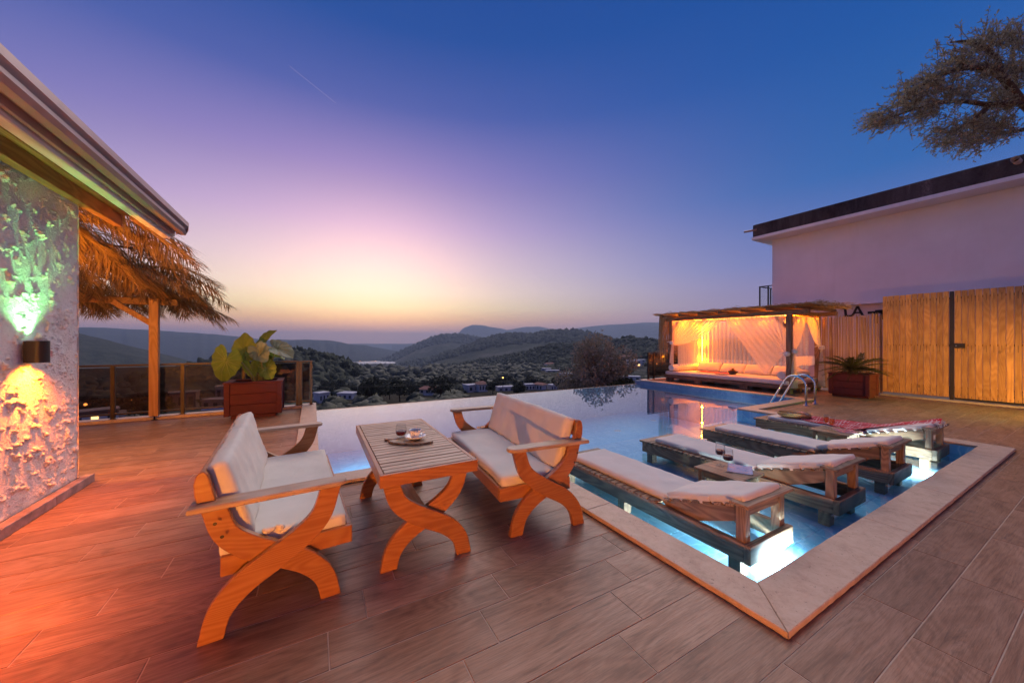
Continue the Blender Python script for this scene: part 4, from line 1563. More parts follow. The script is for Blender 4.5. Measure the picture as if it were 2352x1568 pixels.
for c in range(6):
    for i in range(44 if c < 3 else 20):
        y = RY1 - 0.09 - i * 0.208
        link('roof_tile', tile_me, house, (-1.46 - 0.36 * c, y, 3.0 + 0.36 * c * sl + random.uniform(0, .006)), (0, 0, R(random.uniform(-1.5, 1.5))))


def wall_lamp(y, zc, label, up, down, eu, ed, spread=140):
    t = thing('wall_lamp', label, 'wall lamp', (HX + 0.005, y, zc), 0, 'up and down lamps on the stone house')
    body = MB()
    body.box(0.0, 0.018, -0.055, 0.055, -0.088, 0.088, 0.003)
    out, inn = [], []
    for k in range(13):
        a = -math.pi / 2 + math.pi * k / 12
        out.append((0.062 + 0.058 * math.cos(a) * 1.0, 0.058 * math.sin(a)))
        inn.append((0.062 + 0.053 * math.cos(a), 0.053 * math.sin(a)))
    loop = [(0.018, -0.058)] + out + [(0.018, 0.058)]
    loop_in = [(0.022, 0.053)] + list(reversed(inn)) + [(0.022, -0.053)]
    n = len(loop)
    vs = [(x, yy, z_) for z_ in (-0.09, 0.09) for x, yy in loop] + [(x, yy, z_) for z_ in (-0.09, 0.09) for x, yy in reversed(loop_in)]
    fs = []
    for i in range(n):
        j = (i + 1) % n
        fs += [(i, j, n + j, n + i), (2 * n + j, 2 * n + i, 3 * n + i, 3 * n + j), (n + i, n + j, 3 * n + j, 3 * n + i), (j, i, 2 * n + i, 2 * n + j)]
    body.add(vs, fs)
    body.build('housing', M['black_alu'], t, autosmooth=40)
    for s, lens in ((1, 'green_lens' if up[1] > up[0] else 'amber_lens'), (-1, 'amber_lens')):
        MB().lathe([(0.036, 0), (0.036, 0.01)], 16, (0.065, 0, s * 0.078 - 0.005)).build('lens', M[lens], t)
        L = bpy.data.lights.new('wall_lamp_light', 'SPOT')
        L.energy = eu if s > 0 else ed
        L.color = up if s > 0 else down
        L.spot_size = R(spread if s < 0 else min(spread, 108)); L.spot_blend = 0.85; L.shadow_soft_size = 0.02
        o = bpy.data.objects.new('wall_lamp_light', L); COL.objects.link(o); o.parent = t
        o.location = (0.085, 0, s * 0.088)
        o.rotation_euler = (0, R(180 - 7) if s > 0 else R(7), 0)
    return t


wall_lamp(4.50, 1.365, 'black wall lamp throwing green light up and amber light down the limestone', (0.22, 1.0, 0.28), (1.0, 0.17, 0.006), 62, 190)
wall_lamp(2.35, 1.365, 'black wall lamp on the limestone just left of the view, glowing red', (1.0, 0.5, 0.05), (1.0, 0.13, 0.005), 14, 430, 130)
wall_lamp(0.1, 1.365, 'black wall lamp on the limestone left of the photographer, glowing amber', (1.0, 0.5, 0.05), (1.0, 0.20, 0.02), 14, 300, 135)


def bollard(loc, label, col, energy, h=0.45):
    t = thing('garden_lamp', label, 'garden lamp', loc, 0, 'low garden lamps')
    MB().lathe([(0.05, 0), (0.05, h - 0.1)], 14).build('post', M['black_alu'], t)
    MB().lathe([(0.06, 0), (0.06, 0.015), (0.0, 0.02)], 14, (0, 0, h)).build('cap', M['black_alu'], t)
    MB().lathe([(0.012, h - 0.1), (0.012, h - 0.002)], 8).build('lamp_tube', M['amber_lens'], t)
    for k in range(3):
        a = 2.1 * k
        MB().tube([(0.052 * math.cos(a), 0.052 * math.sin(a), h - 0.1), (0.052 * math.cos(a), 0.052 * math.sin(a), h)], 0.004, 5).build('rod', M['black_alu'], t)
    L = bpy.data.lights.new('garden_light', 'POINT'); L.energy = energy; L.color = col; L.shadow_soft_size = 0.05
    o = bpy.data.objects.new('garden_light', L); COL.objects.link(o); o.parent = t; o.location = (0, 0, h - 0.05)
    return t


bollard((-1.55, -2.5, 0), 'low amber bollard lamp on the deck behind the photographer', (1.0, 0.33, 0.035), 1500, 0.46)


def floodlight(loc, aim, label, col, energy, spread=70, h=0.14):
    d = (Vector(aim) - Vector(loc) - Vector((0, 0, h))).normalized()
    t = thing('spotlight', label, 'spotlight', loc, math.atan2(d.y, d.x))
    MB().lathe([(0.045, 0.0), (0.045, 0.01), (0.012, 0.012), (0.012, h - 0.045)], 12).build('stand', M['black_alu'], t)
    q = Vector((math.hypot(d.x, d.y), 0, d.z)).to_track_quat('X', 'Z').to_matrix().to_4x4()
    T = Matrix.Translation((0, 0, h)) @ q
    MB().box(-0.05, 0.03, -0.045, 0.045, -0.045, 0.045, 0.006, T).build('housing', M['black_alu'], t)
    MB().box(0.031, 0.035, -0.035, 0.035, -0.035, 0.035, 0, T).build('lens', M['green_lens'] if col[1] > col[0] else M['amber_lens'], t)
    L = bpy.data.lights.new('spot', 'SPOT'); L.energy = energy; L.color = col; L.spot_size = R(spread); L.spot_blend = 1.0; L.shadow_soft_size = 0.04
    o = bpy.data.objects.new('spot', L); COL.objects.link(o); o.parent = t
    dl = Vector((math.hypot(d.x, d.y), 0, d.z))
    o.location = Vector((0, 0, h)) + dl * 0.06
    o.rotation_euler = dl.to_track_quat('-Z', 'Y').to_euler()
    return t


# ------------------------------------------------------------------ curb and glass railing, left
CURB = MB().box(-9, PX0 - CW - 0.002, 9.02, 9.27, -3.0, 0.05, 0.006)
tag(CURB.build('curb', M['trav']), 'long travertine curb under the left glass railing', 'curb')


def railing(xs, y, z0, label, mat='brown_alu', axis=0, h=0.98, open_end=None):
    t = thing('glass_railing', label, 'railing', (0, 0, 0))

    def B(a0, a1, b0, b1, z0_, z1_, ch=0.003):
        return MB().box(a0, a1, b0, b1, z0_, z1_, ch) if axis == 0 else MB().box(b0, b1, a0, a1, z0_, z1_, ch)
    for x in xs:
        B(x - 0.028, x + 0.028, y - 0.028, y + 0.028, z0, z0 + h - 0.035).build('post', M[mat], t)
        B(x - 0.05, x + 0.05, y - 0.04, y + 0.04, z0 + 0.0005, z0 + 0.008, 0.002).build('base_plate', M[mat], t)
    B(min(xs) - 0.03, max(xs) + 0.03, y - 0.025, y + 0.025, z0 + h - 0.034, z0 + h).build('top_rail', M[mat], t)
    s = sorted(xs)
    for a, b in zip(s[:-1], s[1:]):
        B(a + 0.03, b - 0.03, y - 0.015, y + 0.015, z0 + 0.07, z0 + 0.10).build('bottom_rail', M[mat], t)
        B(a + 0.035, b - 0.035, y - 0.004, y + 0.004, z0 + 0.102, z0 + h - 0.055, 0).build('glass_pane', M['pane'], t)
    return t


railing([-6.9, -5.96, -5.02, -4.08, -3.14, -2.19, -1.24, -0.29], 9.12, 0.051, 'brown framed glass railing along the deck edge behind the potted elephant ear')
r2 = railing([-0.29 + 0.06, -0.03], 9.16, 0.041, 'narrow brown glass railing end piece at the pool corner')

# ------------------------------------------------------------------ thatched pergola
perg = thing('thatched_pergola', 'pergola with shaggy palm frond thatch on an orange lit pine post', 'pergola', (0, 0, 0))
pz = 0.075
MB().box(-2.62, -2.49, 9.03 - 0.065 - 0.03, 9.035, pz, 2.24, 0.006).build('post', M['post'], perg)
MB().lathe([(0.045, 0.0), (0.045, 0.006), (0.011, 0.008), (0.011, pz - 0.006), (0.06, pz - 0.005), (0.06, pz)], 12, (-2.555, 8.987, 0.001)).build('post_foot', M['black_alu'], perg)
MB().box(-6.5, -2.25, 9.04, 9.10, 2.24 - 0.11, 2.25, 0.005).build('beam', M['soffit'], perg)
for x in (-2.62, -3.8, -5.0):
    MB().bar((x, 5.35, 3.05), (x, 9.55, 2.28), 0.06, 0.11).build('rafter', M['post'], perg)
MB().bar((-3.1, 9.0, 2.16), (-2.6, 9.0, 1.78), 0.05, 0.09).build('brace', M['post'], perg)
for i in range(6):
    y = 5.7 + i * 0.74
    zz_ = 3.05 - (y - 5.35) * 0.1833 + 0.09
    MB().box(-6.3, -2.2, y - 0.02, y + 0.02, zz_ - 0.015, zz_ + 0.015, 0.003).build('batten', M['aged_x'], perg)


def frond_mesh(L, seed, droop, leaflet=0.34, n=34, name='palm_frond', mat='thatch', wid=0.012, spread=0.75, hang=0.5):
    r_ = random.Random(seed)
    mb = MB()
    pts = [(L * u, 0.05 * math.sin(u * 3 + seed), -droop * u * u) for u in [i / 10 for i in range(11)]]
    mb.tube(pts, [0.012 * (1 - 0.8 * i / 10) for i in range(11)], 5)
    for i in range(n):
        u = 0.12 + 0.86 * i / n
        k = min(9, int(u * 10)); f = u * 10 - k
        p = Vector(pts[k]).lerp(Vector(pts[k + 1]), f)
        for s in (-1, 1):
            ll = leaflet * (0.55 + 0.6 * math.sin(math.pi * min(1, u * 0.9 + 0.1))) * r_.uniform(0.7, 1.15)
            d = Vector((spread + r_.uniform(-.2, .2), s * r_.uniform(0.35, 0.9), -r_.uniform(0.05, 0.55) * hang)).normalized()
            e = p + d * ll * 0.55 + Vector((0, 0, -ll * 0.10 * hang))
            q = e + (d + Vector((0.1, 0, -0.75 * hang * r_.uniform(0.5, 1.4)))).normalized() * ll * 0.5
            w_ = Vector((d.y, -d.x, 0.2)).normalized() * wid * r_.uniform(.7, 1.3)
            mb.add([p - w_ * .5, p + w_ * .5, e + w_, e - w_, q], [(0, 1, 2, 3), (3, 2, 4)])
    return mb.mesh(name, M[mat])


fr = [frond_mesh(1.35, k, 0.30 + 0.06 * (k % 3), 0.40, 58, hang=0.95, wid=0.007) for k in range(5)]
rf = random.Random(9)
for row in range(6):
    y = 5.55 + row * 0.74
    zz_ = 3.05 - (y - 5.35) * 0.1833 + 0.14
    for k in range(21):
        x = -5.9 + k * 0.185 + rf.uniform(-.06, .06)
        o = link('palm_frond', fr[rf.randrange(5)], perg, (x, y + rf.uniform(-.1, .1), zz_ + rf.uniform(-0.02, 0.06)))
        yaw = 90 + rf.uniform(-16, 16)
        if x > -2.9:
            yaw -= rf.uniform(8, 42) * (1 if x > -2.5 else 0.6)
        o.rotation_euler = (R(rf.uniform(-20, 20)), R(rf.uniform(4, 14)), R(yaw))
        s_ = rf.uniform(0.8, 1.05); o.scale = (s_, s_, s_)
    for k in range(4):
        o = link('palm_frond', fr[rf.randrange(5)], perg, (-2.75 + rf.uniform(-.2, .1), y + 0.1 + k * 0.17, zz_ + 0.03 + rf.uniform(-.02, .05)))
        o.rotation_euler = (R(rf.uniform(-20, 20)), R(rf.uniform(2, 16)), R(rf.uniform(8, 48)))
        s_ = rf.uniform(0.55, 0.8); o.scale = (s_, s_, s_)
for k, (y, yaw, s_, pt) in enumerate(((9.25, 14, 0.95, 10), (9.05, 32, 0.9, 8), (9.35, 2, 0.85, 16))):
    o = link('palm_frond', fr[k], perg, (-2.62, y, 2.40)); o.rotation_euler = (0, R(pt), R(yaw)); o.scale = (s_, s_, s_)

t = thing('wall_lamp', 'amber wall lamp on the end wall of the stone house under the thatch', 'wall lamp', (-3.0, HY + 0.02, 1.75), R(90))
MB().box(0, 0.1, -0.06, 0.06, -0.09, 0.09, 0.006).build('housing', M['black_alu'], t)
MB().box(0.101, 0.108, -0.045, 0.045, -0.07, 0.07).build('lens', M['amber_lens'], t)
L = bpy.data.lights.new('pergola_light', 'POINT'); L.energy = 230; L.color = (1.0, 0.36, 0.03); L.shadow_soft_size = 0.06
o = bpy.data.objects.new('pergola_light', L); COL.objects.link(o); o.parent = t; o.location = (0.2, 0, 0)


# ------------------------------------------------------------------ planters
def planter(loc, rz, sx, sy, z0, z1, label, boards=3):
    t = thing('planter_box', label, 'planter', loc, rz)
    hx, hy, pw = sx / 2, sy / 2, 0.085
    for a in (-1, 1):
        for b_ in (-1, 1):
            MB().box(a * hx - (pw if a > 0 else 0), a * hx + (0 if a > 0 else pw), b_ * hy - (pw if b_ > 0 else 0), b_ * hy + (0 if b_ > 0 else pw), z0, z1 - 0.03, 0.004).build('corner_post', M['maroon'], t)
    bh = (z1 - 0.03 - z0 - 0.005) / boards
    for k in range(boards):
        za, zb = z0 + 0.005 + k * bh + 0.003, z0 + 0.005 + (k + 1) * bh - 0.003
        for b_ in (-1, 1):
            MB().box(-hx + pw, hx - pw, min(b_ * (hy - 0.045), b_ * (hy - 0.02)), max(b_ * (hy - 0.045), b_ * (hy - 0.02)), za, zb, 0.004).build('board', M['maroon'], t)
            MB().box(min(b_ * (hx - 0.045), b_ * (hx - 0.02)), max(b_ * (hx - 0.045), b_ * (hx - 0.02)), -hy + pw, hy - pw, za, zb, 0.004).build('board', M['maroon'], t)
    e = 0.012
    for b_ in (-1, 1):
        y0, y1 = sorted((b_ * (hy + e), b_ * (hy - 0.10)))
        MB().box(-hx - e, hx + e, y0, y1, z1 - 0.029, z1, 0.004).build('rim_board', M['maroon'], t)
        x0, x1 = sorted((b_ * (hx + e), b_ * (hx - 0.10)))
        MB().box(x0, x1, -hy + 0.102, hy - 0.102, z1 - 0.0285, z1 - 0.0005, 0.004).build('rim_board', M['maroon'], t)
    MB().box(-hx + 0.10, hx - 0.10, -hy + 0.05, hy - 0.05, 0.001, z0 - 0.003, 0.004).build('plinth', M['maroon'], t)
    m = MB().grid(14, 10, lambda u, v: (-hx + 0.05 + u * (sx - 0.1), -hy + 0.05 + v * (sy - 0.1), z1 - 0.11 + 0.02 * mnoise.noise(Vector((u * 6, v * 6, sx)))))
    m.build('soil', M['soil'], t, True)
    return t


planter((-0.975, 8.62, 0), 0, 0.90, 0.68, 0.06, 0.69, 'maroon wooden planter box with the big leaved plant, by the glass railing')


def heart_leaf(size, fold, seed, droop=0.25):
    """a broad heart shaped blade; stalk joint at the origin, tip along +x"""
    r_ = random.Random(seed)
    mb = MB()
    out = []
    for k in range(41):
        a = math.pi * (k / 40)
        r_k = float(np.interp(k * 4.5, [0, 12, 30, 60, 90, 120, 145, 160, 170, 180], [.74, .68, .58, .50, .48, .50, .52, .44, .24, .06])) * (1.0 + 0.03 * math.sin(a * 11 + seed))
        x, y = math.cos(a) * r_k, math.sin(a) * r_k * 1.02
        out.append((x, y))

    def Z(x, y):
        rad = math.hypot(x, y)
        vein = 0.022 * abs(math.cos(math.atan2(abs(y), x) * 6)) * min(1, rad * 2.5)
        return fold * abs(y) * 0.9 - droop * x * abs(x) * 0.9 - 0.25 * y * y + vein + 0.03 * mnoise.noise(Vector((x * 4, y * 4, seed)))
    n = 12
    for s in (1, -1):
        def fn(u, v):
            x, y = out[int(round(u * 40))]
            w_ = v
            return (size * x * w_, size * y * w_ * s, size * Z(x * w_, y * w_))
        mb.grid(40, n, fn)
    return mb


def leaf_on(parent, base, tip_pt, size, dirv, normal, mat, fold, seed, bend):
    mb = heart_leaf(size, fold, seed)
    x = Vector(dirv).normalized(); nz = Vector(normal).normalized()
    y = nz.cross(x).normalized(); nz = x.cross(y).normalized()
    T = Matrix(((x.x, y.x, nz.x, tip_pt[0]), (x.y, y.y, nz.y, tip_pt[1]), (x.z, y.z, nz.z, tip_pt[2]), (0, 0, 0, 1)))
    mb.v = [tuple(T @ Vector(p)) for p in mb.v]
    lf = mb.build('leaf', M[mat], parent, True)
    vb, n_ = MB(), 13
    for s_ in (0, 1):                      # the pale ribs, read off the blade itself
        for i in (0, 7, 13, 19, 25, 31):
            pts = [Vector(mb.v[s_ * 41 * n_ + j * 41 + i]) + nz * 0.0025 for j in range(1, n_)]
            vb.tube(pts, [0.0032 - 0.0002 * j for j in range(len(pts))], 4, False)
    vb.build('leaf_rib', M['vein'], lf)
    b_ = Vector(base); e = Vector(tip_pt)
    m1 = b_.lerp(e, 0.5) + Vector(bend)
    st = curve([b_, m1, e], 10)
    MB().tube(st, [0.020 - 0.0012 * i for i in range(11)], 7).build('stem', M['stem'], parent, True)


def at_px(fx, fy, Y):
    """where the line of sight through a full-size photo pixel meets the upright plane Y (used once to survey the plant)"""
    d = FW * 1424 + RT * (fx - 2048) + Vector((0, 0, 1365.5 - fy))
    k = Y / d.y
    return Vector((d.x * k, Y, CAM_H + d.z * k))


pl = thing('elephant_ear_plant', 'elephant ear plant with broad heart shaped leaves growing in the maroon box', 'plant', (0, 0, 0))
back = -FW
u3 = Vector((0, 0, 1))
base = Vector((-0.92, 8.58, 0.58))
LV = [((978, 1405), 8.5, 0.50, (-0.1, 0.2, 1), back * 1 + u3 * 0.1, 'leaf_big', 0.15),       # tall round one
      ((1062, 1372), 8.65, 0.44, RT * 0.55 + u3 * 0.8, back * 0.8 + u3 * 0.7 - RT * 0.4, 'leaf_big', 0.5),
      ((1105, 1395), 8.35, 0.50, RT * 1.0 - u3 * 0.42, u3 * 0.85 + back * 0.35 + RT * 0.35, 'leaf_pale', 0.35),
      ((905, 1440), 8.0, 0.56, u3 * -1.0 - RT * 0.35, back * 1 + u3 * 0.15, 'leaf_big', 0.08),
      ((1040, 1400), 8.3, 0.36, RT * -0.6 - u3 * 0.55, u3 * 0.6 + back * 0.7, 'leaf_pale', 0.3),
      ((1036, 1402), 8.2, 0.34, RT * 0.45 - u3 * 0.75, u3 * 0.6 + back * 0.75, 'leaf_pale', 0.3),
      ((1050, 1425), 8.6, 0.34, u3 * -0.6 + RT * 0.75, back * 1 + u3 * 0.2, 'leaf_big', 0.2),
      ((985, 1428), 8.75, 0.36, u3 * -0.9 - RT * 0.2, back * 0.9 + RT * -0.4, 'leaf_big', 0.3),
      ((1090, 1425), 8.5, 0.34, RT * 1 - u3 * 0.15, u3 * 1 - back * 0.3, 'leaf_big', 0.5),
      ((1005, 1465), 8.45, 0.30, u3 * -0.9 + RT * 0.1, back * 1, 'leaf_big', 0.3),
      ((1068, 1470), 8.4, 0.34, u3 * -0.9 + RT * 0.25, back * 1 + RT * 0.3, 'leaf_big', 0.35)]
for k, ((fx, fy), Y, sz_, dv, nv, mt, fo) in enumerate(LV):
    p = at_px(fx, fy, Y)
    b0 = base + Vector((random.uniform(-.08, .08), random.uniform(-.06, .06), 0))
    leaf_on(pl, b0, p, sz_, dv, nv, mt, fo, k + 1, (RT * (0.05 if p.dot(RT) > base.dot(RT) else -0.05) + u3 * (0.05 if k != 3 else 0.22)))
for k in range(4):
    MB().tube(curve([base + Vector((0.03 * k - .05, 0, -.05)), base + Vector((0.03 * k - .04, -0.01, 0.16)), base + Vector((0.05 * k - 0.08, -0.04, 0.30 - 0.04 * k))], 6), [0.024, 0.022, 0.02, 0.017, 0.013, 0.008, 0.003], 6).build('sheath', M['stem'], pl, True)

# ------------------------------------------------------------------ garden benches and table
S_LINE = [(0.070, 0.0), (0.105, 0.13), (0.195, 0.235), (0.335, 0.322), (0.455, 0.40), (0.545, 0.495), (0.590, 0.636)]


def s_leg(top, depth, y0, y1, flip):
    """one sawn S-shaped leg from floor to top; depth is the span of the frame"""
    k, hz = depth / 0.665, top / 0.636
    ln = curve([(a * k, b_ * hz) for a, b_ in S_LINE], 26)
    if flip:
        ln = [(depth - a, b_) for a, b_ in ln]
    n = len(ln)
    wd = [0.100 + 0.022 * math.sin(math.pi * i / (n - 1)) ** 2 for i in range(n)]
    # extend past floor and top, then the ends are cut level
    ln = [(ln[0][0] + (ln[0][0] - ln[1][0]) * 0.9, -0.05)] + ln + [(ln[-1][0] + (ln[-1][0] - ln[-2][0]), top + 0.04)]
    wd = [wd[0]] + wd + [wd[-1]]
    me_b = MB().strip(ln, wd, y0, y1, 'xz', 0.004)
    bm = bmesh.new()
    vs = [bm.verts.new(v) for v in me_b.v]
    for f in me_b.f:
        bm.faces.new([vs[i] for i in f])
    for z_, nz in ((0.001, -1), (top, 1)):
        g_ = bmesh.ops.bisect_plane(bm, geom=bm.verts[:] + bm.edges[:] + bm.faces[:], plane_co=(0, 0, z_), plane_no=(0, 0, nz), clear_outer=True)
        ed = [e for e in g_['geom_cut'] if isinstance(e, bmesh.types.BMEdge)]
        bmesh.ops.contextual_create(bm, geom=ed)
    bm.verts.index_update()
    out = MB()
    bm.verts.ensure_lookup_table()
    out.v = [tuple(v.co) for v in bm.verts]
    out.f = [tuple(v.index for v in f.verts) for f in bm.faces]
    bm.free()
    return out


def shift(mb, dx, dy, dz=0):
    mb.v = [(x + dx, y + dy, z_ + dz) for x, y, z_ in mb.v]
    return mb


def make_bench(label, loc, rz, seed):
    t = thing('garden_bench', label, 'bench', loc, rz, 'cushioned benches facing the slatted table')
    L_, D = 1.74, 0.665
    ox, oy = -D / 2, -L_ / 2

    def B(mb, name, mat, **k):
        return shift(mb, ox, oy).build(name, M[mat], t, **k)
    for e in (0, 1):
        o0, o1 = (0.0, 0.042) if e == 0 else (L_ - 0.042, L_)
        i0, i1 = (0.043, 0.085) if e == 0 else (L_ - 0.085, L_ - 0.043)
        B(s_leg(0.636, D, o0, o1, False), 'leg', 'pine')
        B(s_leg(0.636, D, i0, i1, True), 'leg', 'pine')
        a0, a1 = (-0.018, 0.098) if e == 0 else (L_ - 0.098, L_ + 0.018)
        am = (a0 + a1) / 2
        nose = [(0.62 + 0.055 * math.cos(a), am + 0.058 * math.sin(a)) for a in [(-90 + 18 * k) * math.pi / 180 for k in range(11)]]
        B(MB().prism([(-0.015, a0)] + nose + [(-0.015, a1)], 0.637, 0.664, 'xy', 0.006), 'armrest', 'pine_top')
        e0, e1 = (0.046, 0.082) if e == 0 else (L_ - 0.082, L_ - 0.046)
        ear = [(0.012, 0.665), (0.085, 0.665), (0.072, 0.72), (0.060, 0.775), (0.052, 0.800), (0.040, 0.814), (0.022, 0.812), (0.008, 0.795), (0.0, 0.755), (0.003, 0.70)]
        B(MB().prism(ear, e0, e1, 'xz', 0.005), 'back_end', 'pine')
        s0, s1 = (0.088, 0.118) if e == 0 else (L_ - 0.118, L_ - 0.088)
        B(MB().box(0.096, 0.712, s0, s1, 0.255, 0.355, 0.004), 'side_rail', 'pine')
        for zz_, xx in ((0.50, 0.115), (0.57, 0.088)):
            yy = -0.002 if e == 0 else L_ + 0.002
            sc_ = MB().lathe([(0.0, 0.0), (0.008, 0.0), (0.0085, 0.002), (0.0, 0.0025)], 10, cap=False)
            sc_.v = [(xx + a, yy + (-c if e == 0 else c), zz_ + b_) for a, b_, c in sc_.v]
            B(sc_, 'screw', 'brown_alu')
    B(MB().box(0.684, 0.712, 0.119, L_ - 0.119, 0.255, 0.355, 0.004), 'front_rail', 'pine_y')
    B(MB().box(0.096, 0.124, 0.119, L_ - 0.119, 0.255, 0.355, 0.004), 'back_rail', 'pine_y')
    for k in range(5):
        B(MB().box(0.13 + k * 0.11, 0.13 + k * 0.11 + 0.085, 0.119, L_ - 0.119, 0.318, 0.338, 0.003), 'seat_slat', 'pine_y')
    B(MB().box(0.018, 0.044, 0.083, L_ - 0.083, 0.672, 0.808, 0.006), 'back_board', 'pine_y')
    B(MB().bar((0.115, 0.09, 0.47), (0.115, L_ - 0.09, 0.47), 0.09, 0.025), 'back_board', 'pine_y')
    c = MB().soft(0.60, 1.52, 0.080, 0.018, (18, 44, 4), 0.004, 0.008, seed, Matrix.Translation((0.385, L_ / 2, 0.383)))
    B(c, 'seat_cushion', 'cream', smooth=True)
    ang = math.atan2(0.38, 0.110)
    T = Matrix.Translation((0.134, L_ / 2, 0.622)) @ Matrix.Rotation(ang - math.pi, 4, 'Y')
    c = MB().soft(0.43, 1.53, 0.092, 0.020, (16, 46, 4), 0.006, 0.011, seed + 3, T, 8.0)
    B(c, 'back_cushion', 'cream', smooth=True)
    for kx, ky in ((0.30, 0.105),):
        bow = MB()
        bow.soft(0.06, 0.035, 0.03, 0.012, (4, 4, 3), 0, 0.004, 5, Matrix.Translation((kx, ky - 0.004, 0.437)) @ Matrix.Rotation(0.5, 4, 'Z'))
        bow.soft(0.045, 0.03, 0.03, 0.012, (4, 4, 3), 0, 0.004, 8, Matrix.Translation((kx + 0.05, ky, 0.437)) @ Matrix.Rotation(-0.6, 4, 'Z'))
        B(bow, 'cushion_tie', 'cream', smooth=True)
    return t


make_bench('left pine bench with cream cushions, its back to the house', (-0.213, 3.086, 0), R(3.0), 2)
make_bench('right pine bench with cream cushions, its back to the loungers', (1.660, 3.095, 0), R(180 - 5.0), 21)

tb = thing('slatted_table', 'pine slatted garden table with crossed curved legs between two benches', 'table', (0.67, 2.958, 0), R(-0.5))
TX, TY, TZ = 0.315, 0.735, 0.652
for e in (-1, 1):
    y0, y1 = sorted((e * TY, e * (TY - 0.028)))
    MB().box(-TX, TX, y0, y1, TZ - 0.078, TZ - 0.002, 0.003).build('apron', M['pine'], tb)
    x0, x1 = sorted((e * TX, e * (TX - 0.028)))
    MB().box(x0, x1, -TY + 0.029, TY - 0.029, TZ - 0.078, TZ - 0.002, 0.003).build('apron', M['pine_y'], tb)
    ya = e * (TY - 0.07)
    o0, o1 = (ya, ya + 0.042) if e < 0 else (ya - 0.042, ya)
    i0, i1 = (ya + 0.043, ya + 0.085) if e < 0 else (ya - 0.085, ya - 0.043)
    shift(s_leg(0.573, 0.62, o0, o1, True), -0.31, 0).build('leg', M['pine'], tb)
    shift(s_leg(0.573, 0.62, i0, i1, False), -0.31, 0).build('leg', M['pine'], tb)
ns = 22
pitch = (2 * TY - 0.06) / ns
sl_me = MB().box(-TX + 0.03, TX - 0.03, 0, pitch - 0.010, -0.020, 0, 0.0025).mesh('slat', M['pine_top'])
for k in range(ns):
    link('slat', sl_me, tb, (random.uniform(-.001, .001), -TY + 0.031 + k * pitch, TZ + random.uniform(-.001, .0008)))
MB().box(-0.045, 0.045, -TY + 0.12, TY - 0.12, 0.24, 0.27, 0.004).build('stretcher', M['pine_y'], tb)
for x in (-0.2, 0.0, 0.2):
    MB().box(x - 0.03, x + 0.03, -TY + 0.029, TY - 0.029, TZ - 0.05, TZ - 0.024, 0.003).build('batten', M['pine_y'], tb)

# things on the table
tray = MB()
loop = []
for k in range(40):
    a = 2 * math.pi * k / 40
    r_ = 0.19 * (1 + 0.05 * math.sin(3 * a) + 0.03 * math.sin(7 * a + 1))
    x, y = r_ * math.cos(a) * 1.12, r_ * math.sin(a) * 0.60
    loop.append((x, y))
i0 = 25
loop[i0] = (loop[i0][0] * 0.42, loop[i0][1] * 0.30)        # the split in the wood
tray.prism(loop, 0.0, 0.018, 'xy', 0.003)
o = tray.build('serving_board', M['tray'])
o.location = (0.665, 2.895, TZ + 0.001); o.rotation_euler = (0, 0, R(-48))
tag(o, 'wavy edged olive wood slice on the slatted table under cup and tumbler', 'serving board')
zt = TZ + 0.020
t = thing('tumbler', 'round glass tumbler holding a little red drink on the wooden slice', 'glass', (0.632, 2.985, zt))
MB().lathe([(0.0, 0.0), (0.026, 0.0), (0.034, 0.012), (0.044, 0.035), (0.0445, 0.055), (0.040, 0.080), (0.034, 0.104), (0.0325, 0.104),
            (0.0385, 0.080), (0.043, 0.055), (0.0425, 0.036), (0.033, 0.016), (0.0, 0.010)], 28, cap=False).build('glass', M['clear'], t, True)
MB().lathe([(0.0, 0.0115), (0.0325, 0.0165), (0.0420, 0.036), (0.0426, 0.047), (0.0, 0.047)], 28, cap=False).build('drink', M['wine'], t, True)
t = thing('saucer', 'white flared saucer under the patterned coffee cup', 'saucer', (0.715, 2.855, zt))
MB().lathe([(0.0, 0.0), (0.035, 0.0), (0.040, 0.004), (0.062, 0.013), (0.083, 0.030), (0.081, 0.032), (0.060, 0.017), (0.036, 0.008), (0.0, 0.007)], 32, cap=False).build('dish', M['china'], t, True)
t = thing('coffee_cup', 'white coffee cup with a brown leaf sprig, standing in its saucer', 'cup', (0.715, 2.855, zt + 0.0075))
MB().lathe([(0.0, 0.0), (0.030, 0.0), (0.032, 0.006), (0.040, 0.022), (0.0445, 0.048), (0.048, 0.068), (0.046, 0.068), (0.0425, 0.048), (0.038, 0.024), (0.0, 0.01)], 30, cap=False).build('bowl', M['china'], t, True)
MB().lathe([(0.0, 0.052), (0.0432, 0.052)], 30, cap=False).build('coffee', M['darkbowl'], t)
hd = [(0.043, 0, 0.056), (0.060, 0, 0.058), (0.066, 0, 0.044), (0.058, 0, 0.028), (0.040, 0, 0.022)]
ca, sa = math.cos(R(-18)), math.sin(R(-18))
MB().tube([(x * ca, x * sa, z_) for x, _, z_ in curve(hd, 12)], 0.0042, 8).build('handle', M['china'], t, True)
prt = MB()
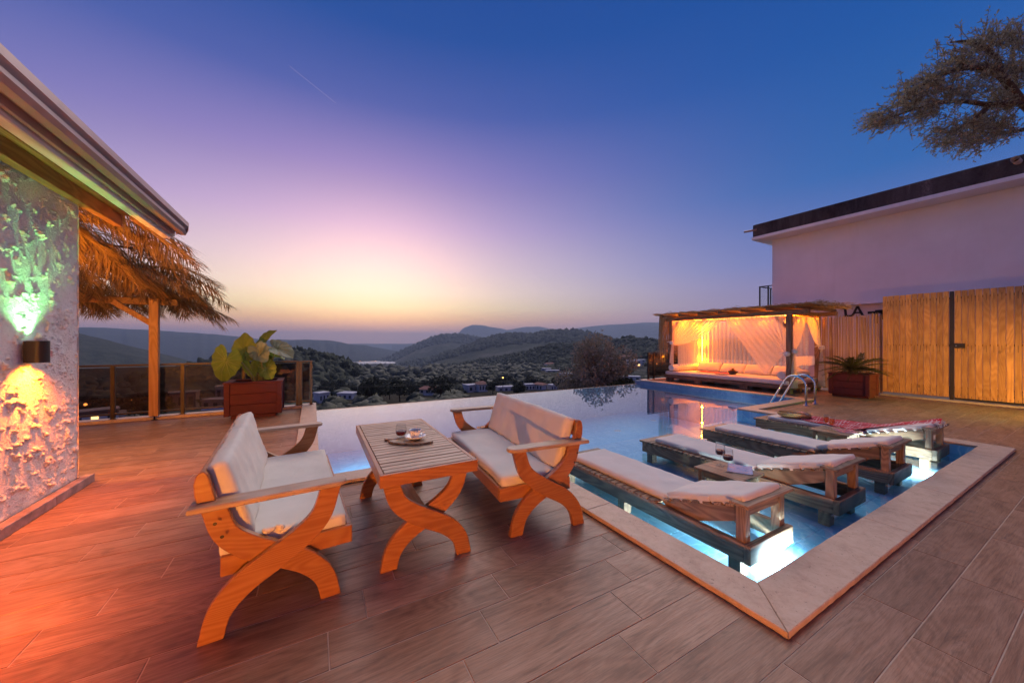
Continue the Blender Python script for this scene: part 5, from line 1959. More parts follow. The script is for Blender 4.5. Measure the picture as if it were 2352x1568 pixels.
for (a0, z0_, a1, z1_, w_) in ((-128, 0.012, -122, 0.060, 0.0008), (-122, 0.034, -110, 0.040, 0.004), (-124, 0.046, -136, 0.050, 0.004), (-126, 0.022, -116, 0.018, 0.004), (-121, 0.058, -110, 0.060, 0.003)):
    q = []
    for s in range(7):
        u = s / 6
        a, z_ = R(a0 + (a1 - a0) * u), z0_ + (z1_ - z0_) * u
        rr = np.interp(z_, [0, .006, .022, .048, .068], [.030, .032, .040, .0445, .048]) + 0.0007
        ww = w_ if w_ < 0.001 else w_ * math.sin(math.pi * u)
        q.append(((rr * math.cos(a), rr * math.sin(a), z_ + ww), (rr * math.cos(a), rr * math.sin(a), z_ - ww)))
    for s in range(6):
        prt.add([q[s][0], q[s][1], q[s + 1][1], q[s + 1][0]], [(0, 1, 2, 3)])
prt.build('leaf_print', M['china_print'], t)

# ------------------------------------------------------------------ pool loungers
LW, LL = 0.60, 2.17


def make_lounger(label, x, y, seed):
    t = thing('pool_lounger', label, 'sun lounger', (x, y, 0), 0, 'wooden loungers standing in the shallow shelf')
    rz0, rz1 = W + 0.018, 0.032
    for xx in (0.0, LW - 0.045):
        MB().box(xx, xx + 0.045, 0.046, LL, rz0, rz1, 0.004).build('side_rail', M['aged'], t)
    MB().box(-0.003, LW + 0.003, 0.0, 0.045, rz0 - 0.001, rz1 + 0.001, 0.004).build('head_board', M['aged_x'], t)
    MB().box(0.046, LW - 0.046, LL - 0.045, LL - 0.001, rz0, rz1 - 0.002, 0.004).build('foot_rail', M['aged_x'], t)
    for yy in (0.075, 1.15, LL - 0.16):
        for xx in (0.010, LW - 0.110):
            MB().box(xx, xx + 0.10, yy, yy + 0.085, ZS + 0.001, rz0 - 0.001, 0.004).build('leg', M['aged_z'], t)
    # lying slats
    n, y0, y1 = 17, 0.80, LL - 0.16
    me = MB().box(-0.034, LW + 0.034, 0, 0.064, 0, 0.026, 0.004).mesh('slat', M['aged_x'])
    for k in range(n):
        link('slat', me, t, (random.uniform(-.006, .006), y0 + (y1 - y0) * k / (n - 1) - 0.03, rz1 + 0.001))
    MB().box(-0.035, LW + 0.035, LL - 0.115, LL + 0.02, rz1 + 0.001, rz1 + 0.026, 0.004).build('foot_board', M['aged_x'], t)
    # raised back
    hy, hz, ey, ez = 0.76, 0.035, 0.105, 0.245
    for xx in (0.075, LW - 0.075):
        loop = [(hy, hz + 0.02), (ey - 0.01, ez + 0.02), (ey - 0.01, ez - 0.085), (hy - 0.22, -0.035), (hy - 0.10, -0.02)]
        MB().prism([(a, b_) for a, b_ in loop], xx - 0.02, xx + 0.02, 'yz', 0.003).build('back_rail', M['aged'], t)
    d = Vector((0, ey - hy, ez - hz)).normalized()
    up = Vector((0, -d.z, d.y)) * -1
    for k in range(7):
        p = Vector((0, hy, hz + 0.02)) + d * (0.055 + k * 0.092)
        T = Matrix(((1, 0, 0, 0), (0, d.y, up.y, p.y), (0, d.z, up.z, p.z), (0, 0, 0, 1)))
        MB().box(0.018, LW - 0.018, 0, 0.064, 0.001, 0.022, 0.004, T).build('back_slat', M['aged_x'], t)
    # head frame
    for xx in (0.022, LW - 0.092):
        MB().box(xx, xx + 0.07, 0.047, 0.112, rz0 + 0.05, 0.288, 0.004).build('post', M['aged_z'], t)
    MB().box(-0.022, LW + 0.022, 0.005, 0.135, 0.289, 0.313, 0.005).build('head_bar', M['aged_x'], t)
    MB().box(0.092, LW - 0.092, 0.06, 0.10, 0.20, 0.285, 0.004).build('cross_rail', M['aged_x'], t)
    # canvas pads
    T = Matrix.Translation((LW / 2, 1.345, rz1 + 0.024 + 0.030))
    MB().soft(0.515, 1.30, 0.062, 0.018, (16, 44, 3), 0.006, 0.007, seed, T, 8.0).build('cushion', M['pad'], t, True)
    p = Vector((LW / 2, hy - 0.06, hz + 0.055)) + d * 0.345 + up * 0.026
    T = Matrix(((1, 0, 0, p.x), (0, d.y, up.y, p.y), (0, d.z, up.z, p.z), (0, 0, 0, 1)))
    MB().soft(0.525, 0.67, 0.066, 0.018, (16, 26, 3), 0.010, 0.009, seed + 7, T, 8.0).build('back_cushion', M['pad'], t, True)
    for xx in (0.026, LW - 0.036):
        q = p + d * 0.02
        T = Matrix(((1, 0, 0, xx), (0, d.y, up.y, q.y), (0, d.z, up.z, q.z), (0, 0, 0, 1)))
        MB().box(0, 0.010, -0.05, 0.05, -0.036, 0.018, 0.002, T).build('strap', M['pad'], t)
    return t


make_lounger('nearest lounger in the pool, beside the coping and the right bench', 2.63, 1.335, 3)
make_lounger('lounger behind the red wine glasses, second from the near coping', 4.08, 1.335, 13)
make_lounger('bare lounger between the wine table and the beer table', 5.47, 1.335, 23)
make_lounger('farthest lounger, with the red plaid cloth and straw bag on it', 7.07, 1.335, 33)


def side_table(x0, x1, y0, y1, label):
    t = thing('side_table', label, 'side table', (x0, y0, 0), 0, 'small tables standing in the pool between loungers')
    w, d = x1 - x0, y1 - y0
    zt = 0.175
    for k in range(3):
        MB().box(k * w / 3 + 0.001, (k + 1) * w / 3 - 0.001, 0, d, zt - 0.022, zt, 0.003).build('top_board', M['aged'], t)
    for a in (0.03, w - 0.075):
        for b_ in (0.03, d - 0.075):
            MB().box(a, a + 0.045, b_, b_ + 0.045, ZS + 0.001, zt - 0.023, 0.003).build('leg', M['aged_z'], t)
        MB().box(a + 0.012, a + 0.036, 0.077, d - 0.077, zt - 0.085, zt - 0.025, 0.003).build('apron', M['aged'], t)
    for b_ in (0.04, d - 0.065):
        MB().box(0.077, w - 0.077, b_, b_ + 0.024, zt - 0.084, zt - 0.026, 0.003).build('apron', M['aged_x'], t)
    return t


side_table(3.40, 3.82, 1.81, 2.27, 'little wooden table with red wine glasses, standing in the pool')
side_table(6.33, 6.80, 1.97, 2.42, 'little wooden table with amber glasses, standing in the pool')


def stemware(x, y, z, label, kind):
    t = thing('wine_glass' if kind == 'wine' else 'beer_glass', label, 'glass', (x, y, z))
    if kind == 'wine':
        out = [(0.0, 0.0), (0.037, 0.0), (0.036, 0.003), (0.008, 0.007), (0.0042, 0.02), (0.004, 0.10), (0.009, 0.108), (0.036, 0.116), (0.044, 0.126), (0.0455, 0.16), (0.0405, 0.222)]
        inn = [(0.0395, 0.222), (0.0443, 0.16), (0.0428, 0.127), (0.034, 0.118), (0.0, 0.113)]
        liq = [(0.0, 0.1145), (0.0335, 0.1190), (0.0420, 0.1275), (0.0436, 0.158), (0.0, 0.158)]
    else:
        out = [(0.0, 0.0), (0.032, 0.0), (0.031, 0.003), (0.008, 0.007), (0.0045, 0.02), (0.0045, 0.062), (0.010, 0.070), (0.026, 0.086), (0.034, 0.115), (0.034, 0.15), (0.028, 0.198)]
        inn = [(0.0272, 0.198), (0.033, 0.15), (0.033, 0.116), (0.025, 0.088), (0.0, 0.076)]
        liq = [(0.0, 0.078), (0.0245, 0.0895), (0.0322, 0.117), (0.0322, 0.15), (0.0308, 0.165), (0.0, 0.165)]
    MB().lathe(out + inn, 24, cap=False).build('glass', M['clear'], t, True)
    MB().lathe(liq, 24, cap=False).build('drink', M['wine' if kind == 'wine' else 'beer'], t, True)
    return t


ZT = 0.1755
stemware(3.655, 2.145, ZT, 'red wine glass farther back on the wine table', 'wine')
stemware(3.545, 2.005, ZT, 'red wine glass nearer the camera on the wine table', 'wine')
stemware(6.60, 2.315, ZT, 'amber beer glass standing behind its twin on the far table', 'beer')
stemware(6.505, 2.215, ZT, 'amber beer glass in front of its twin on the far table', 'beer')


def magazine(x, y, z, rz, w, h, mat, label):
    t = thing('magazine', label, 'magazine', (x, y, z), rz)
    MB().grid(8, 8, lambda u, v: ((u - .5) * w, (v - .5) * h, 0.006 + 0.012 * max(0, u - 0.72) ** 1.4 * 3)).build('cover', M[mat], t)
    MB().box(-w / 2 + .002, w / 2 - .01, -h / 2 + .002, h / 2 - .002, 0.0005, 0.005).build('pages', M['paper'], t)
    return t


magazine(3.715, 1.985, ZT, R(-62), 0.21, 0.27, 'mag1', 'magazine with a blue landscape cover beside the red wine glasses')
magazine(6.60, 2.10, ZT, R(-55), 0.21, 0.27, 'mag2', 'pale pink magazine beside the amber glasses')


def drape(name, label, cat, pathfn, nu, nv, mat, seed, parent=None):
    mb = MB().grid(nu, nv, pathfn)
    me = mb.mesh(name, M[mat], True)
    uv = me.uv_layers.new(name='UVMap')
    k = 0
    co = [(i / nu, j / nv) for j in range(nv + 1) for i in range(nu + 1)]
    for lp in me.loops:
        uv.data[lp.index].uv = co[lp.vertex_index]
    o = link(name, me, parent)
    if label:
        tag(o, label, cat)
    return o


def pad_top(yl):
    """height of the pad's top along a lounger"""
    return float(np.interp(yl, [0.02, 0.10, 0.70, 0.80, 2.0, 2.1], [0.36, 0.345, 0.145, 0.125, 0.125, 0.09]))


def plaid_fn(u, v):
    yl = 1.62 - 1.58 * u
    wdt = 0.20 + 0.16 * math.sin(u * 3.0) + 0.05 * mnoise.noise(Vector((u * 5, 1, 0)))
    c = 0.40 - 0.04 * math.sin(u * 5 + 0.5)
    s = (v - 0.5) * 2
    fold = 0.5 + 0.5 * math.sin(s * 7 + u * 9 + 2 * mnoise.noise(Vector((u * 4, s * 2, 3))))
    x = c + s * wdt
    z = pad_top(yl) + 0.008 + 0.024 * fold * (1 - abs(s) ** 3) + 0.012 * mnoise.noise(Vector((u * 14, s * 5, 1)))
    if x < 0.02:
        z -= (0.02 - x) * 1.3
    return (7.07 + x, 1.335 + yl + 0.05 * s * math.sin(u * 7), z)


drape('plaid_throw', 'red and white plaid cloth spread along the farthest lounger', 'throw', plaid_fn, 60, 26, 'plaid', 1)
fr_ = MB()
for k in range(14):
    x, y = 7.07 + 0.10 + 0.028 * k, 1.335 + 0.05
    fr_.tube([(x, y, 0.372), (x + random.uniform(-.02, .02), y - 0.04, 0.355), (x + random.uniform(-.03, .03), y - 0.05, 0.31)], 0.003, 4)
fr_.build('fringe', M['white_cloth'], bpy.data.objects['plaid_throw'])

bag = thing('straw_bag', 'round woven straw bag lying flat on the foot of the farthest lounger', 'bag', (7.07 + 0.26, 1.335 + 1.68, 0.126), R(-62))
bv = MB()
bv.lathe([(0.0, 0.0), (0.17, 0.004), (0.225, 0.03), (0.235, 0.07), (0.225, 0.075), (0.19, 0.055), (0.0, 0.05)], 40, cap=False)
bv.v = [(x * 1.0, y * 0.72, z_ * (1 + 0.25 * mnoise.noise(Vector((x * 6, y * 6, 0))))) for x, y, z_ in bv.v]
bv.build('body', M['straw'], bag, True)
rimm = MB()
for lv in range(3):
    rr = 0.232 - lv * 0.006
    rimm.tube([(rr * math.cos(a), rr * 0.72 * math.sin(a), 0.055 + lv * 0.012 + 0.005 * math.sin(a * 3)) for a in [2 * math.pi * k / 48 for k in range(49)]], 0.008, 6, False)
rimm.build('braided_rim', M['straw'], bag, True)
hb = MB().tube(curve([(-0.17, 0.02, 0.07), (-0.10, -0.07, 0.10), (0.08, -0.09, 0.10), (0.20, -0.02, 0.075)], 16), 0.011, 6)
hb.build('handle', M['straw'], bag, True)
bk = thing('book', 'dark blue book lying in the straw bag', 'book', (7.07 + 0.27, 1.335 + 1.63, 0.196), R(-40))
MB().box(-0.12, 0.12, -0.085, 0.085, 0.003, 0.018).build('pages', M['paper'], bk)
MB().box(-0.125, 0.125, -0.09, 0.09, 0.0182, 0.021).box(-0.125, 0.125, -0.09, 0.09, 0.0, 0.0028).build('cover', M['bookblue'], bk)

# ------------------------------------------------------------------ pool ladder
for k, xx in enumerate((9.75, 10.2)):
    t = thing('pool_handrail', 'polished steel pool handrail nearer the loungers' if k == 0 else 'polished steel pool handrail nearer the daybed', 'handrail', (xx, 3.78, 0), 0, 'handrails of the pool ladder')
    pts = [(0, 0, 0.0), (0, 0, 0.42)]
    pts += [(0, 0.22 - 0.22 * math.cos(a), 0.42 + 0.24 * math.sin(a)) for a in [math.pi * q / 14 * 0.86 for q in range(1, 15)]]
    e = Vector(pts[-1])
    pts += [tuple(e + Vector((0, 0.30, -0.58)) * q) for q in (0.33, 0.66, 1.0, 1.5)]
    MB().tube(pts, 0.0215, 14).build('tube', M['chrome'], t, True)
    MB().lathe([(0.052, 0.0), (0.055, 0.004), (0.05, 0.012), (0.024, 0.018)], 20, (0, 0, 0.001)).build('flange', M['chrome'], t, autosmooth=40)

# ------------------------------------------------------------------ gazebo with the daybed
gz = thing('gazebo', 'timber gazebo with reed roof and sheer white curtains, glowing amber inside', 'gazebo', (0, 0, 0))
GX0, GX1, GY0, GY1, GT = 11.55, 13.28, 4.86, 8.58, 2.20


def G_(mb, name, mat, **k):
    return mb.build(name, M[mat], gz, **k)


for x in (GX0, GX1):
    for y in (GY0, GY1):
        G_(MB().box(x - 0.06, x + 0.06, y - 0.06, y + 0.06, 0.001, GT, 0.006), 'post', 'gazebo_z')
for x in (GX0, GX1):
    G_(MB().box(x - 0.065, x + 0.065, 4.40, 8.86, GT + 0.001, GT + 0.115, 0.006), 'beam', 'gazebo')
for y in (GY0, GY1):
    G_(MB().box(GX0 + 0.066, GX1 - 0.066, y - 0.05, y + 0.05, GT + 0.001, GT + 0.112, 0.006), 'beam', 'gazebo')
for k in range(7):
    y = 4.52 + k * 0.68
    G_(MB().tube([(11.1, y, GT + 0.158), (12.4, y + .02, GT + 0.163), (13.5, y, GT + 0.158)], 0.042, 9), 'joist', 'gazebo', smooth=True)
for x, y, dx, dy in ((GX0, GY0, 0, 1), (GX0, GY1, 0, -1), (GX1, GY0, 0, 1), (GX0, GY0, 1, 0), (GX1, GY0, -1, 0)):
    G_(MB().bar((x + dx * 0.05, y + dy * 0.05, GT - 0.36), (x + dx * 0.36, y + dy * 0.36, GT - 0.03), 0.05, 0.07, ch=0.004), 'brace', 'gazebo')
rr = random.Random(12)
reeds = MB()
for k in range(430):
    y = 4.22 + 4.72 * k / 430
    x0, x1 = 11.0 + rr.uniform(-.12, .1), 13.6 + rr.uniform(-.2, .25)
    z0_ = GT + 0.213 + rr.uniform(-0.006, 0.03)
    reeds.tube([(x0, y + rr.uniform(-.03, .03), z0_ + rr.uniform(-.015, .02)), ((x0 + x1) / 2, y, z0_ + .005), (x1, y + rr.uniform(-.03, .03), z0_ + rr.uniform(-.01, .03))], rr.uniform(0.005, 0.009), 4, False)
for k in range(240):
    y = rr.uniform(4.2, 8.95); x = rr.uniform(10.95, 13.5)
    a = rr.uniform(-0.6, 0.6) + (0 if rr.random() < .6 else 1.4)
    l_ = rr.uniform(0.15, 0.6)
    reeds.tube([(x, y, GT + 0.245), (x + math.cos(a) * l_ * .5, y + math.sin(a) * l_ * .5, GT + 0.26 + rr.uniform(0, .04)), (x + math.cos(a) * l_, y + math.sin(a) * l_, GT + 0.25 + rr.uniform(-.02, .09))], rr.uniform(.004, .007), 4, False)
for k in range(110):
    y, x = rr.uniform(4.15, 4.75), rr.uniform(11.4, 13.5)
    reeds.tube([(x, y, GT + 0.25), (x + rr.uniform(-.2, .2), y - rr.uniform(0, .2), GT + 0.30), (x + rr.uniform(-.35, .35), y - rr.uniform(.05, .4), GT + 0.22 + rr.uniform(-.1, .14))], .005, 4, False)
stuff(G_(reeds, 'reed_roof', 'reed'))
hang = MB()
for k in range(330):
    x = 11.25 + 2.1 * rr.random() ** 1.5
    y = 8.78 + rr.uniform(-.06, .10)
    l_ = rr.uniform(0.9, 1.75) * (1 if x < 12.2 else 1.0)
    w_ = rr.uniform(-.05, .05)
    hang.tube([(x, y, GT + 0.22), (x + w_ * .5, y + .02, GT + 0.2 - l_ * .4), (x + w_ * (1 + 2 * rr.random()), y + rr.uniform(0, .06), GT + 0.2 - l_)], [.006, .005, .002], 4, False)
stuff(G_(hang, 'reed_screen', 'reed'))
# led strip: up the back post, then along the beam
led, backing = MB(), MB()
SXL, SYL = GX1 - 0.30, GY1 - 0.27
backing.box(SXL + 0.001, SXL + 0.03, SYL - 0.016, SYL + 0.016, 0.42, GT - 0.01)
for k in range(19):
    z_ = 0.56 + k * 0.078
    led.box(SXL - 0.007, SXL, SYL - 0.018, SYL + 0.018, z_, z_ + 0.05, 0.002)
for k in range(40):
    y = 4.98 + k * 0.080
    led.box(GX1 - 0.300, GX1 - 0.294, y, y + 0.045, GT + 0.055, GT + 0.080, 0.002)
for k in range(17):
    x = GX0 + 0.12 + k * 0.078
    led.box(x, x + 0.045, GY1 - 0.27, GY1 - 0.264, GT + 0.055, GT + 0.080, 0.002)
backing.box(GX1 - 0.293, GX1 - 0.285, 4.95, 8.25, GT + 0.045, GT + 0.095)
backing.box(GX0 + 0.1, GX1 - 0.32, GY1 - 0.263, GY1 - 0.255, GT + 0.045, GT + 0.095)
G_(backing, 'light_strip', 'gazebo')
beads = G_(led, 'led_beads', 'led')
for p_ in [(SXL - 0.06, SYL - 0.03, z_) for z_ in (0.8, 1.4, 1.9)] + [(GX1 - 0.36, y, GT + 0.03) for y in (5.3, 6.2, 7.1, 8.0)] + [(x, GY1 - 0.33, GT + 0.03) for x in (11.9, 12.6)]:
    L = bpy.data.lights.new('led_light', 'POINT'); L.energy = 62; L.color = (1.0, 0.22, 0.002); L.shadow_soft_size = 0.03
    o = bpy.data.objects.new('led_light', L); COL.objects.link(o); o.parent = beads; o.location = p_


# curtains
def curtain(name, fn, nu=70, nv=36, mat='sheer'):
    return G_(MB().grid(nu, nv, fn), name, mat, smooth=True)


def lerp(a, b, t):
    return a + (b - a) * t


def front_left(u, v):
    """from the beam, gathered at the left post, then hanging"""
    yt = lerp(8.48, 6.62, u)
    top = Vector((GX0 - 0.075, yt, 2.17))
    tie = Vector((GX0 - 0.09, 8.47 - 0.05 * u, 1.40 - 0.10 * u))
    pl_ = 0.022 * math.sin(u * 64) * (1 - 0.65 * min(1, v / 0.62))
    if v < 0.62:
        t_ = v / 0.62
        p = top.lerp(tie, t_)
        p.z -= 0.30 * u * math.sin(math.pi * t_) * (1 - 0.3 * t_)
        p.y += 0.10 * u * math.sin(math.pi * t_)
    else:
        t_ = (v - 0.62) / 0.38
        p = Vector((tie.x - 0.03 * t_, tie.y - (0.10 * u - 0.09) * t_ ** 0.6, tie.z - t_ * 0.72))
        pl_ = 0.03 * math.sin(u * 40) * t_
    p.x += pl_ - 0.02
    return p


def front_right(u, v):
    yt = lerp(4.96, 6.60, u)
    top = Vector((GX0 - 0.078, yt, 2.17))
    tie = Vector((GX0 - 0.10, 4.90, 1.13))
    tip = Vector((GX0 - 0.10, 5.42, 0.50))
    bot = tie.lerp(tip, max(0, (u - 0.45) / 0.55) ** 1.2)
    bot.z -= 0.05 * math.sin(u * 20) * (1 - u)
    p = top.lerp(bot, v)
    s_ = math.sin(math.pi * v)
    k = max(0.0, 1 - u ** 6)
    p.z -= 0.26 * u * s_ * k
    p.y -= 0.16 * u * s_ * k
    p.x += 0.024 * math.sin(u * 60) * (1 - v * 0.75) - 0.02
    return p


def tail(y0, x0, axis, z0, z1, spread, folds=5, amp=0.03):
    def fn(u, v):
        a = (u - 0.5) * (0.07 + spread * v ** 0.8)
        b_ = amp * math.sin(u * math.pi * 2 * folds) * (0.3 + v)
        z_ = lerp(z0, z1, v)
        return (x0 + b_, y0 + a, z_) if axis == 'y' else (x0 + a, y0 + b_, z_)
    return fn


curtain('curtain', front_left)
curtain('curtain', front_right)
curtain('curtain', tail(GY0 - 0.09, GX0 + 0.05, 'x', 1.16, 0.16, 0.24), 40, 16)
curtain('curtain', tail(GY0 - 0.10, GX1 - 0.02, 'x', 1.26, 0.10, 0.30), 40, 16)


def side_half(sgn):
    def fn(u, v):
        xt = lerp(GX0 + 0.08, 12.40, u) if sgn < 0 else lerp(GX1 - 0.06, 12.45, u)
        top = Vector((xt, GY0 - 0.055, 2.16))
        tie = Vector((GX0 + 0.06 if sgn < 0 else GX1 - 0.03, GY0 - 0.09, 1.18 if sgn < 0 else 1.28))
        p = top.lerp(tie, v)
        p.z -= 0.22 * u * math.sin(math.pi * v)
        p.y += 0.02 * math.sin(u * 46) * (1 - 0.7 * v)
        return p
    return fn


curtain('curtain', side_half(-1), 44, 24)
curtain('curtain', side_half(1), 44, 24)


def hung(axis, c, a0, a1, z0, z1, folds, amp=0.028, scal=0.0):
    def fn(u, v):
        a = lerp(a0, a1, u)
        b_ = c + amp * math.sin(u * folds * 6.283 + 1.5 * math.sin(u * 9)) * (0.6 + 0.4 * v)
        z_ = lerp(z0, z1, v) - (scal * abs(math.sin(u * folds * 3.3)) if v > 0.999 else 0)
        return (b_, a, z_) if axis == 'x' else (a, b_, z_)
    return fn


curtain('curtain', hung('x', GX1 - 0.24, 4.98, 8.42, 2.15, 0.72, 24), 160, 10)
curtain('lace_hem', hung('x', GX1 - 0.245, 4.98, 8.42, 0.80, 0.66, 24, 0.028, 0.045), 220, 3, 'lace')
curtain('curtain', hung('y', GY1 - 0.20, GX0 + 0.1, GX1 - 0.3, 2.15, 0.40, 11), 90, 8)
curtain('lace_hem', hung('y', GY0 + 0.05, GX0 + 0.15, GX1 - 0.05, 1.02, 0.78, 10, 0.02, 0.05), 120, 3, 'lace')
for (x, y, z_) in ((GX0 - 0.09, 8.50, 1.40), (GX0 - 0.10, 4.88, 1.10), (GX0 + 0.05, GY0 - 0.09, 1.17), (GX1 - 0.03, GY0 - 0.10, 1.27)):
    kn = MB().soft(0.12, 0.15, 0.13, 0.055, (5, 6, 5), 0, 0.012, x, Matrix.Translation((x, y, z_)))
    kn.tube([(x, y, z_), (x - 0.07, y + 0.05, z_ + 0.05), (x - 0.10, y + 0.13, z_ + 0.02)], 0.012, 6)
    G_(kn, 'curtain_tie', 'white_cloth', smooth=True)
curtain('valance', lambda u, v: (GX0 - 0.082 + 0.012 * math.sin(u * 160), lerp(4.94, 8.5, u), 2.19 - 0.07 * v), 200, 2, 'lace')

bed = thing('daybed', 'wide low daybed with a white mattress under the gazebo', 'daybed', (0, 0, 0))
BX0, BX1, BY0, BY1 = 11.42, 13.2, 4.80, 8.80
MB().box(BX0, BX0 + 0.05, BY0, BY1, 0.115, 0.225, 0.005).build('frame_board', M['gazebo'], bed)
MB().box(BX1 - 0.05, BX1, BY0, BY1, 0.115, 0.225, 0.005).build('frame_board', M['gazebo'], bed)
for y in (BY0, BY1 - 0.05):
    MB().box(BX0 + 0.051, BX1 - 0.051, y, y + 0.05, 0.115, 0.224, 0.005).build('frame_board', M['gazebo'], bed)
for x in (BX0 + 0.03, 12.2, BX1 - 0.13):
    for y in (BY0 + 0.06, 5.9, 7.4, BY1 - 0.16):
        MB().box(x, x + 0.10, y, y + 0.10 if y in (BY0 + 0.06, BY1 - 0.16) else y + 0.24, 0.001, 0.114, 0.004).build('leg', M['gazebo_z'], bed)
MB().box(BX0 + 0.055, BX1 - 0.055, BY0 + 0.055, BY1 - 0.055, 0.20, 0.228).build('base_panel', M['gazebo'], bed)
MB().soft(1.74, 3.94, 0.13, 0.035, (14, 34, 4), 0.008, 0.006, 4, Matrix.Translation((12.31, 6.80, 0.295)), 3.0).build('mattress', M['white_cloth'], bed, True)


def bolster(x0, y0, x1, y1, r_, z_, label):
    a, b_ = Vector((x0, y0, z_ + r_)), Vector((x1, y1, z_ + r_))
    n = 26
    pts = [a.lerp(b_, i / n) for i in range(n + 1)]
    rad = [r_ * min(1, 0.86 + 0.14 * min(i, n - i) / 1.5) for i in range(n + 1)]
    o_ = MB().tube(pts, rad, 24).build('bolster', M['white_cloth'], None, autosmooth=50)
    return tag(o_, label, 'bolster', 'bolsters on the daybed')


ZM = 0.366
bolster(11.40, 8.49, 12.95, 8.42, 0.125, ZM, 'long white bolster along the pool end of the daybed by the light strip')
bolster(11.55, 5.06, 12.95, 5.02, 0.125, ZM, 'white bolster along the end of the daybed behind the steel handrails')


def pillow(x, y, w, h, lean, yaw, label, seed):
    T = Matrix.Translation((x, y, ZM + h * 0.47 * math.cos(lean) + 0.02)) @ Matrix.Rotation(yaw, 4, 'Z') @ Matrix.Rotation(-math.pi / 2 - lean, 4, 'Y')
    o_ = MB().soft(h, w, 0.13, 0.05, (12, 14, 5), 0.055, 0.012, seed, T, 5.0).build('pillow', M['white_cloth'], None, True)
    return tag(o_, label, 'pillow', 'big cream pillows along the back of the daybed')


PX = 12.72
pillow(PX, 7.86, 0.80, 0.36, -0.68, R(4), 'cream back pillow next to the long bolster and light strip', 1)
pillow(PX + .02, 7.02, 0.80, 0.35, -0.72, R(-3), 'cream back pillow second from the light strip, behind the fruit bowl', 2)
pillow(PX, 6.22, 0.78, 0.36, -0.70, R(2), 'cream back pillow behind the pointed curtain tip', 3)
pillow(PX + .02, 5.45, 0.72, 0.35, -0.70, R(-2), 'cream back pillow half hidden by the front right gazebo post', 4)


def throw2(u, v):
    a, b_ = (u - .5), (v - .5)
    x = 12.12 + a * 0.42 + 0.05 * mnoise.noise(Vector((u * 4, v * 4, 7)))
    y = 7.28 - b_ * 1.15 + 0.08 * mnoise.noise(Vector((u * 5, v * 3, 2)))
    z_ = ZM + 0.012 + 0.03 * (0.5 + 0.5 * math.sin(a * 13 + b_ * 11 + 3 * mnoise.noise(Vector((u * 3, v * 3, 1))))) * (1 - (2 * a) ** 2)
    return (x, y, z_)


drape('plaid_throw', 'crumpled red plaid cloth on the daybed beside the fruit bowl', 'throw', throw2, 30, 40, 'plaid', 2)
t = thing('fruit_bowl', 'dark bowl of oranges with green leaves on the daybed', 'bowl', (11.98, 6.62, ZM + 0.016))
MB().lathe([(0.0, 0.0), (0.075, 0.0), (0.125, 0.04), (0.15, 0.095), (0.14, 0.095), (0.115, 0.05), (0.0, 0.02)], 28, cap=False).build('bowl', M['darkbowl'], t, True)
for k, (x, y, z_) in enumerate(((0.05, 0.03, 0.10), (-0.05, 0.045, 0.10), (0.0, -0.055, 0.10), (0.01, 0.01, 0.155))):
    bm_ = MB(); bm_.lathe([(0.0, -0.045), (0.02, -0.041), (0.036, -0.027), (0.044, -0.01), (0.044, 0.01), (0.036, 0.027), (0.02, 0.041), (0.0, 0.045)], 16, (x, y, z_), False)
    bm_.build('orange', M['orange'], t, True)
for k, a in enumerate((0.4, 2.0, 3.6)):
    lf = MB().grid(8, 4, lambda u, v: ((0.02 + 0.15 * u) * math.cos(a) - (v - .5) * 0.07 * math.sin(math.pi * min(1, u + .03)) * math.sin(a),
                                       (0.02 + 0.15 * u) * math.sin(a) + (v - .5) * 0.07 * math.sin(math.pi * min(1, u + .03)) * math.cos(a), 0.175 + 0.07 * u - 0.09 * u * u))
    lf.build('leaf', M['bush'], t, True)
tag(MB().prism([(0.14 * math.cos(2 * math.pi * k / 24), 0.20 * math.sin(2 * math.pi * k / 24)) for k in range(24)], 0, 0.014, 'xy', 0.003)
    .build('serving_board', M['tray'], loc=(11.72, 6.85, ZM + 0.016)), 'flat wooden board on the daybed in front of the fruit bowl', 'serving board')

# railing and curb beyond the daybed
tag(MB().box(PX1 + 0.13, DX1 + 0.3, 9.02, 9.27, -3.0, 0.038, 0.006).build('curb', M['trav']), 'travertine curb behind the daybed at the pool corner', 'curb')
railing([10.98, 11.28, 12.3, 13.25], 9.15, 0.039, 'black framed glass railing at the pool corner beside the daybed', 'black_alu', h=1.0)

# ------------------------------------------------------------------ fences
ft = thing('plank_fence', 'tall larch plank fence left of the black gate post', 'fence', (0, 0, 0))
gt_ = thing('plank_gate', 'tall larch plank gate right of the black gate post', 'gate', (0, 0, 0))
FXP = 13.5
ys = [3.512, 3.414, 3.308, 3.196, 3.087, 2.985, 2.876, 2.770, 2.663, 2.559, 2.452, 2.352]
ys2 = [2.277, 2.171, 2.071, 1.966, 1.860, 1.756, 1.652, 1.542, 1.436, 1.332]
while ys2[-1] > -2.5:
    ys2.append(ys2[-1] - 0.104)
rp = random.Random(3)
for par, lst in ((ft, ys), (gt_, ys2)):
    mk = MB()
    for a, b_ in zip(lst[:-1], lst[1:]):
        zt = 2.665 + rp.uniform(-.006, .006)
        dx = rp.uniform(-.003, .003)
        MB().box(FXP - 0.011 + dx, FXP + 0.011 + dx, b_ + 0.004, a - 0.004, 0.10, zt, 0.003).build('plank', M['fence'], par)
        m = (a + b_) / 2
        for zc in (0.16, 1.36, 2.55):          # nail with the rust run below it
            mk.box(FXP - 0.0135 + dx, FXP - 0.0115 + dx, m - 0.004, m + 0.004, zc - (0.16 if zc > 1 else 0.05), zc)
    mk.build('nail_streak', M['bark'], par)
    for zc in (0.22, 1.36, 2.50):
        MB().box(FXP + 0.014, FXP + 0.05, min(lst), max(lst), zc - 0.025, zc + 0.025).build('rail', M['black_alu'], par)
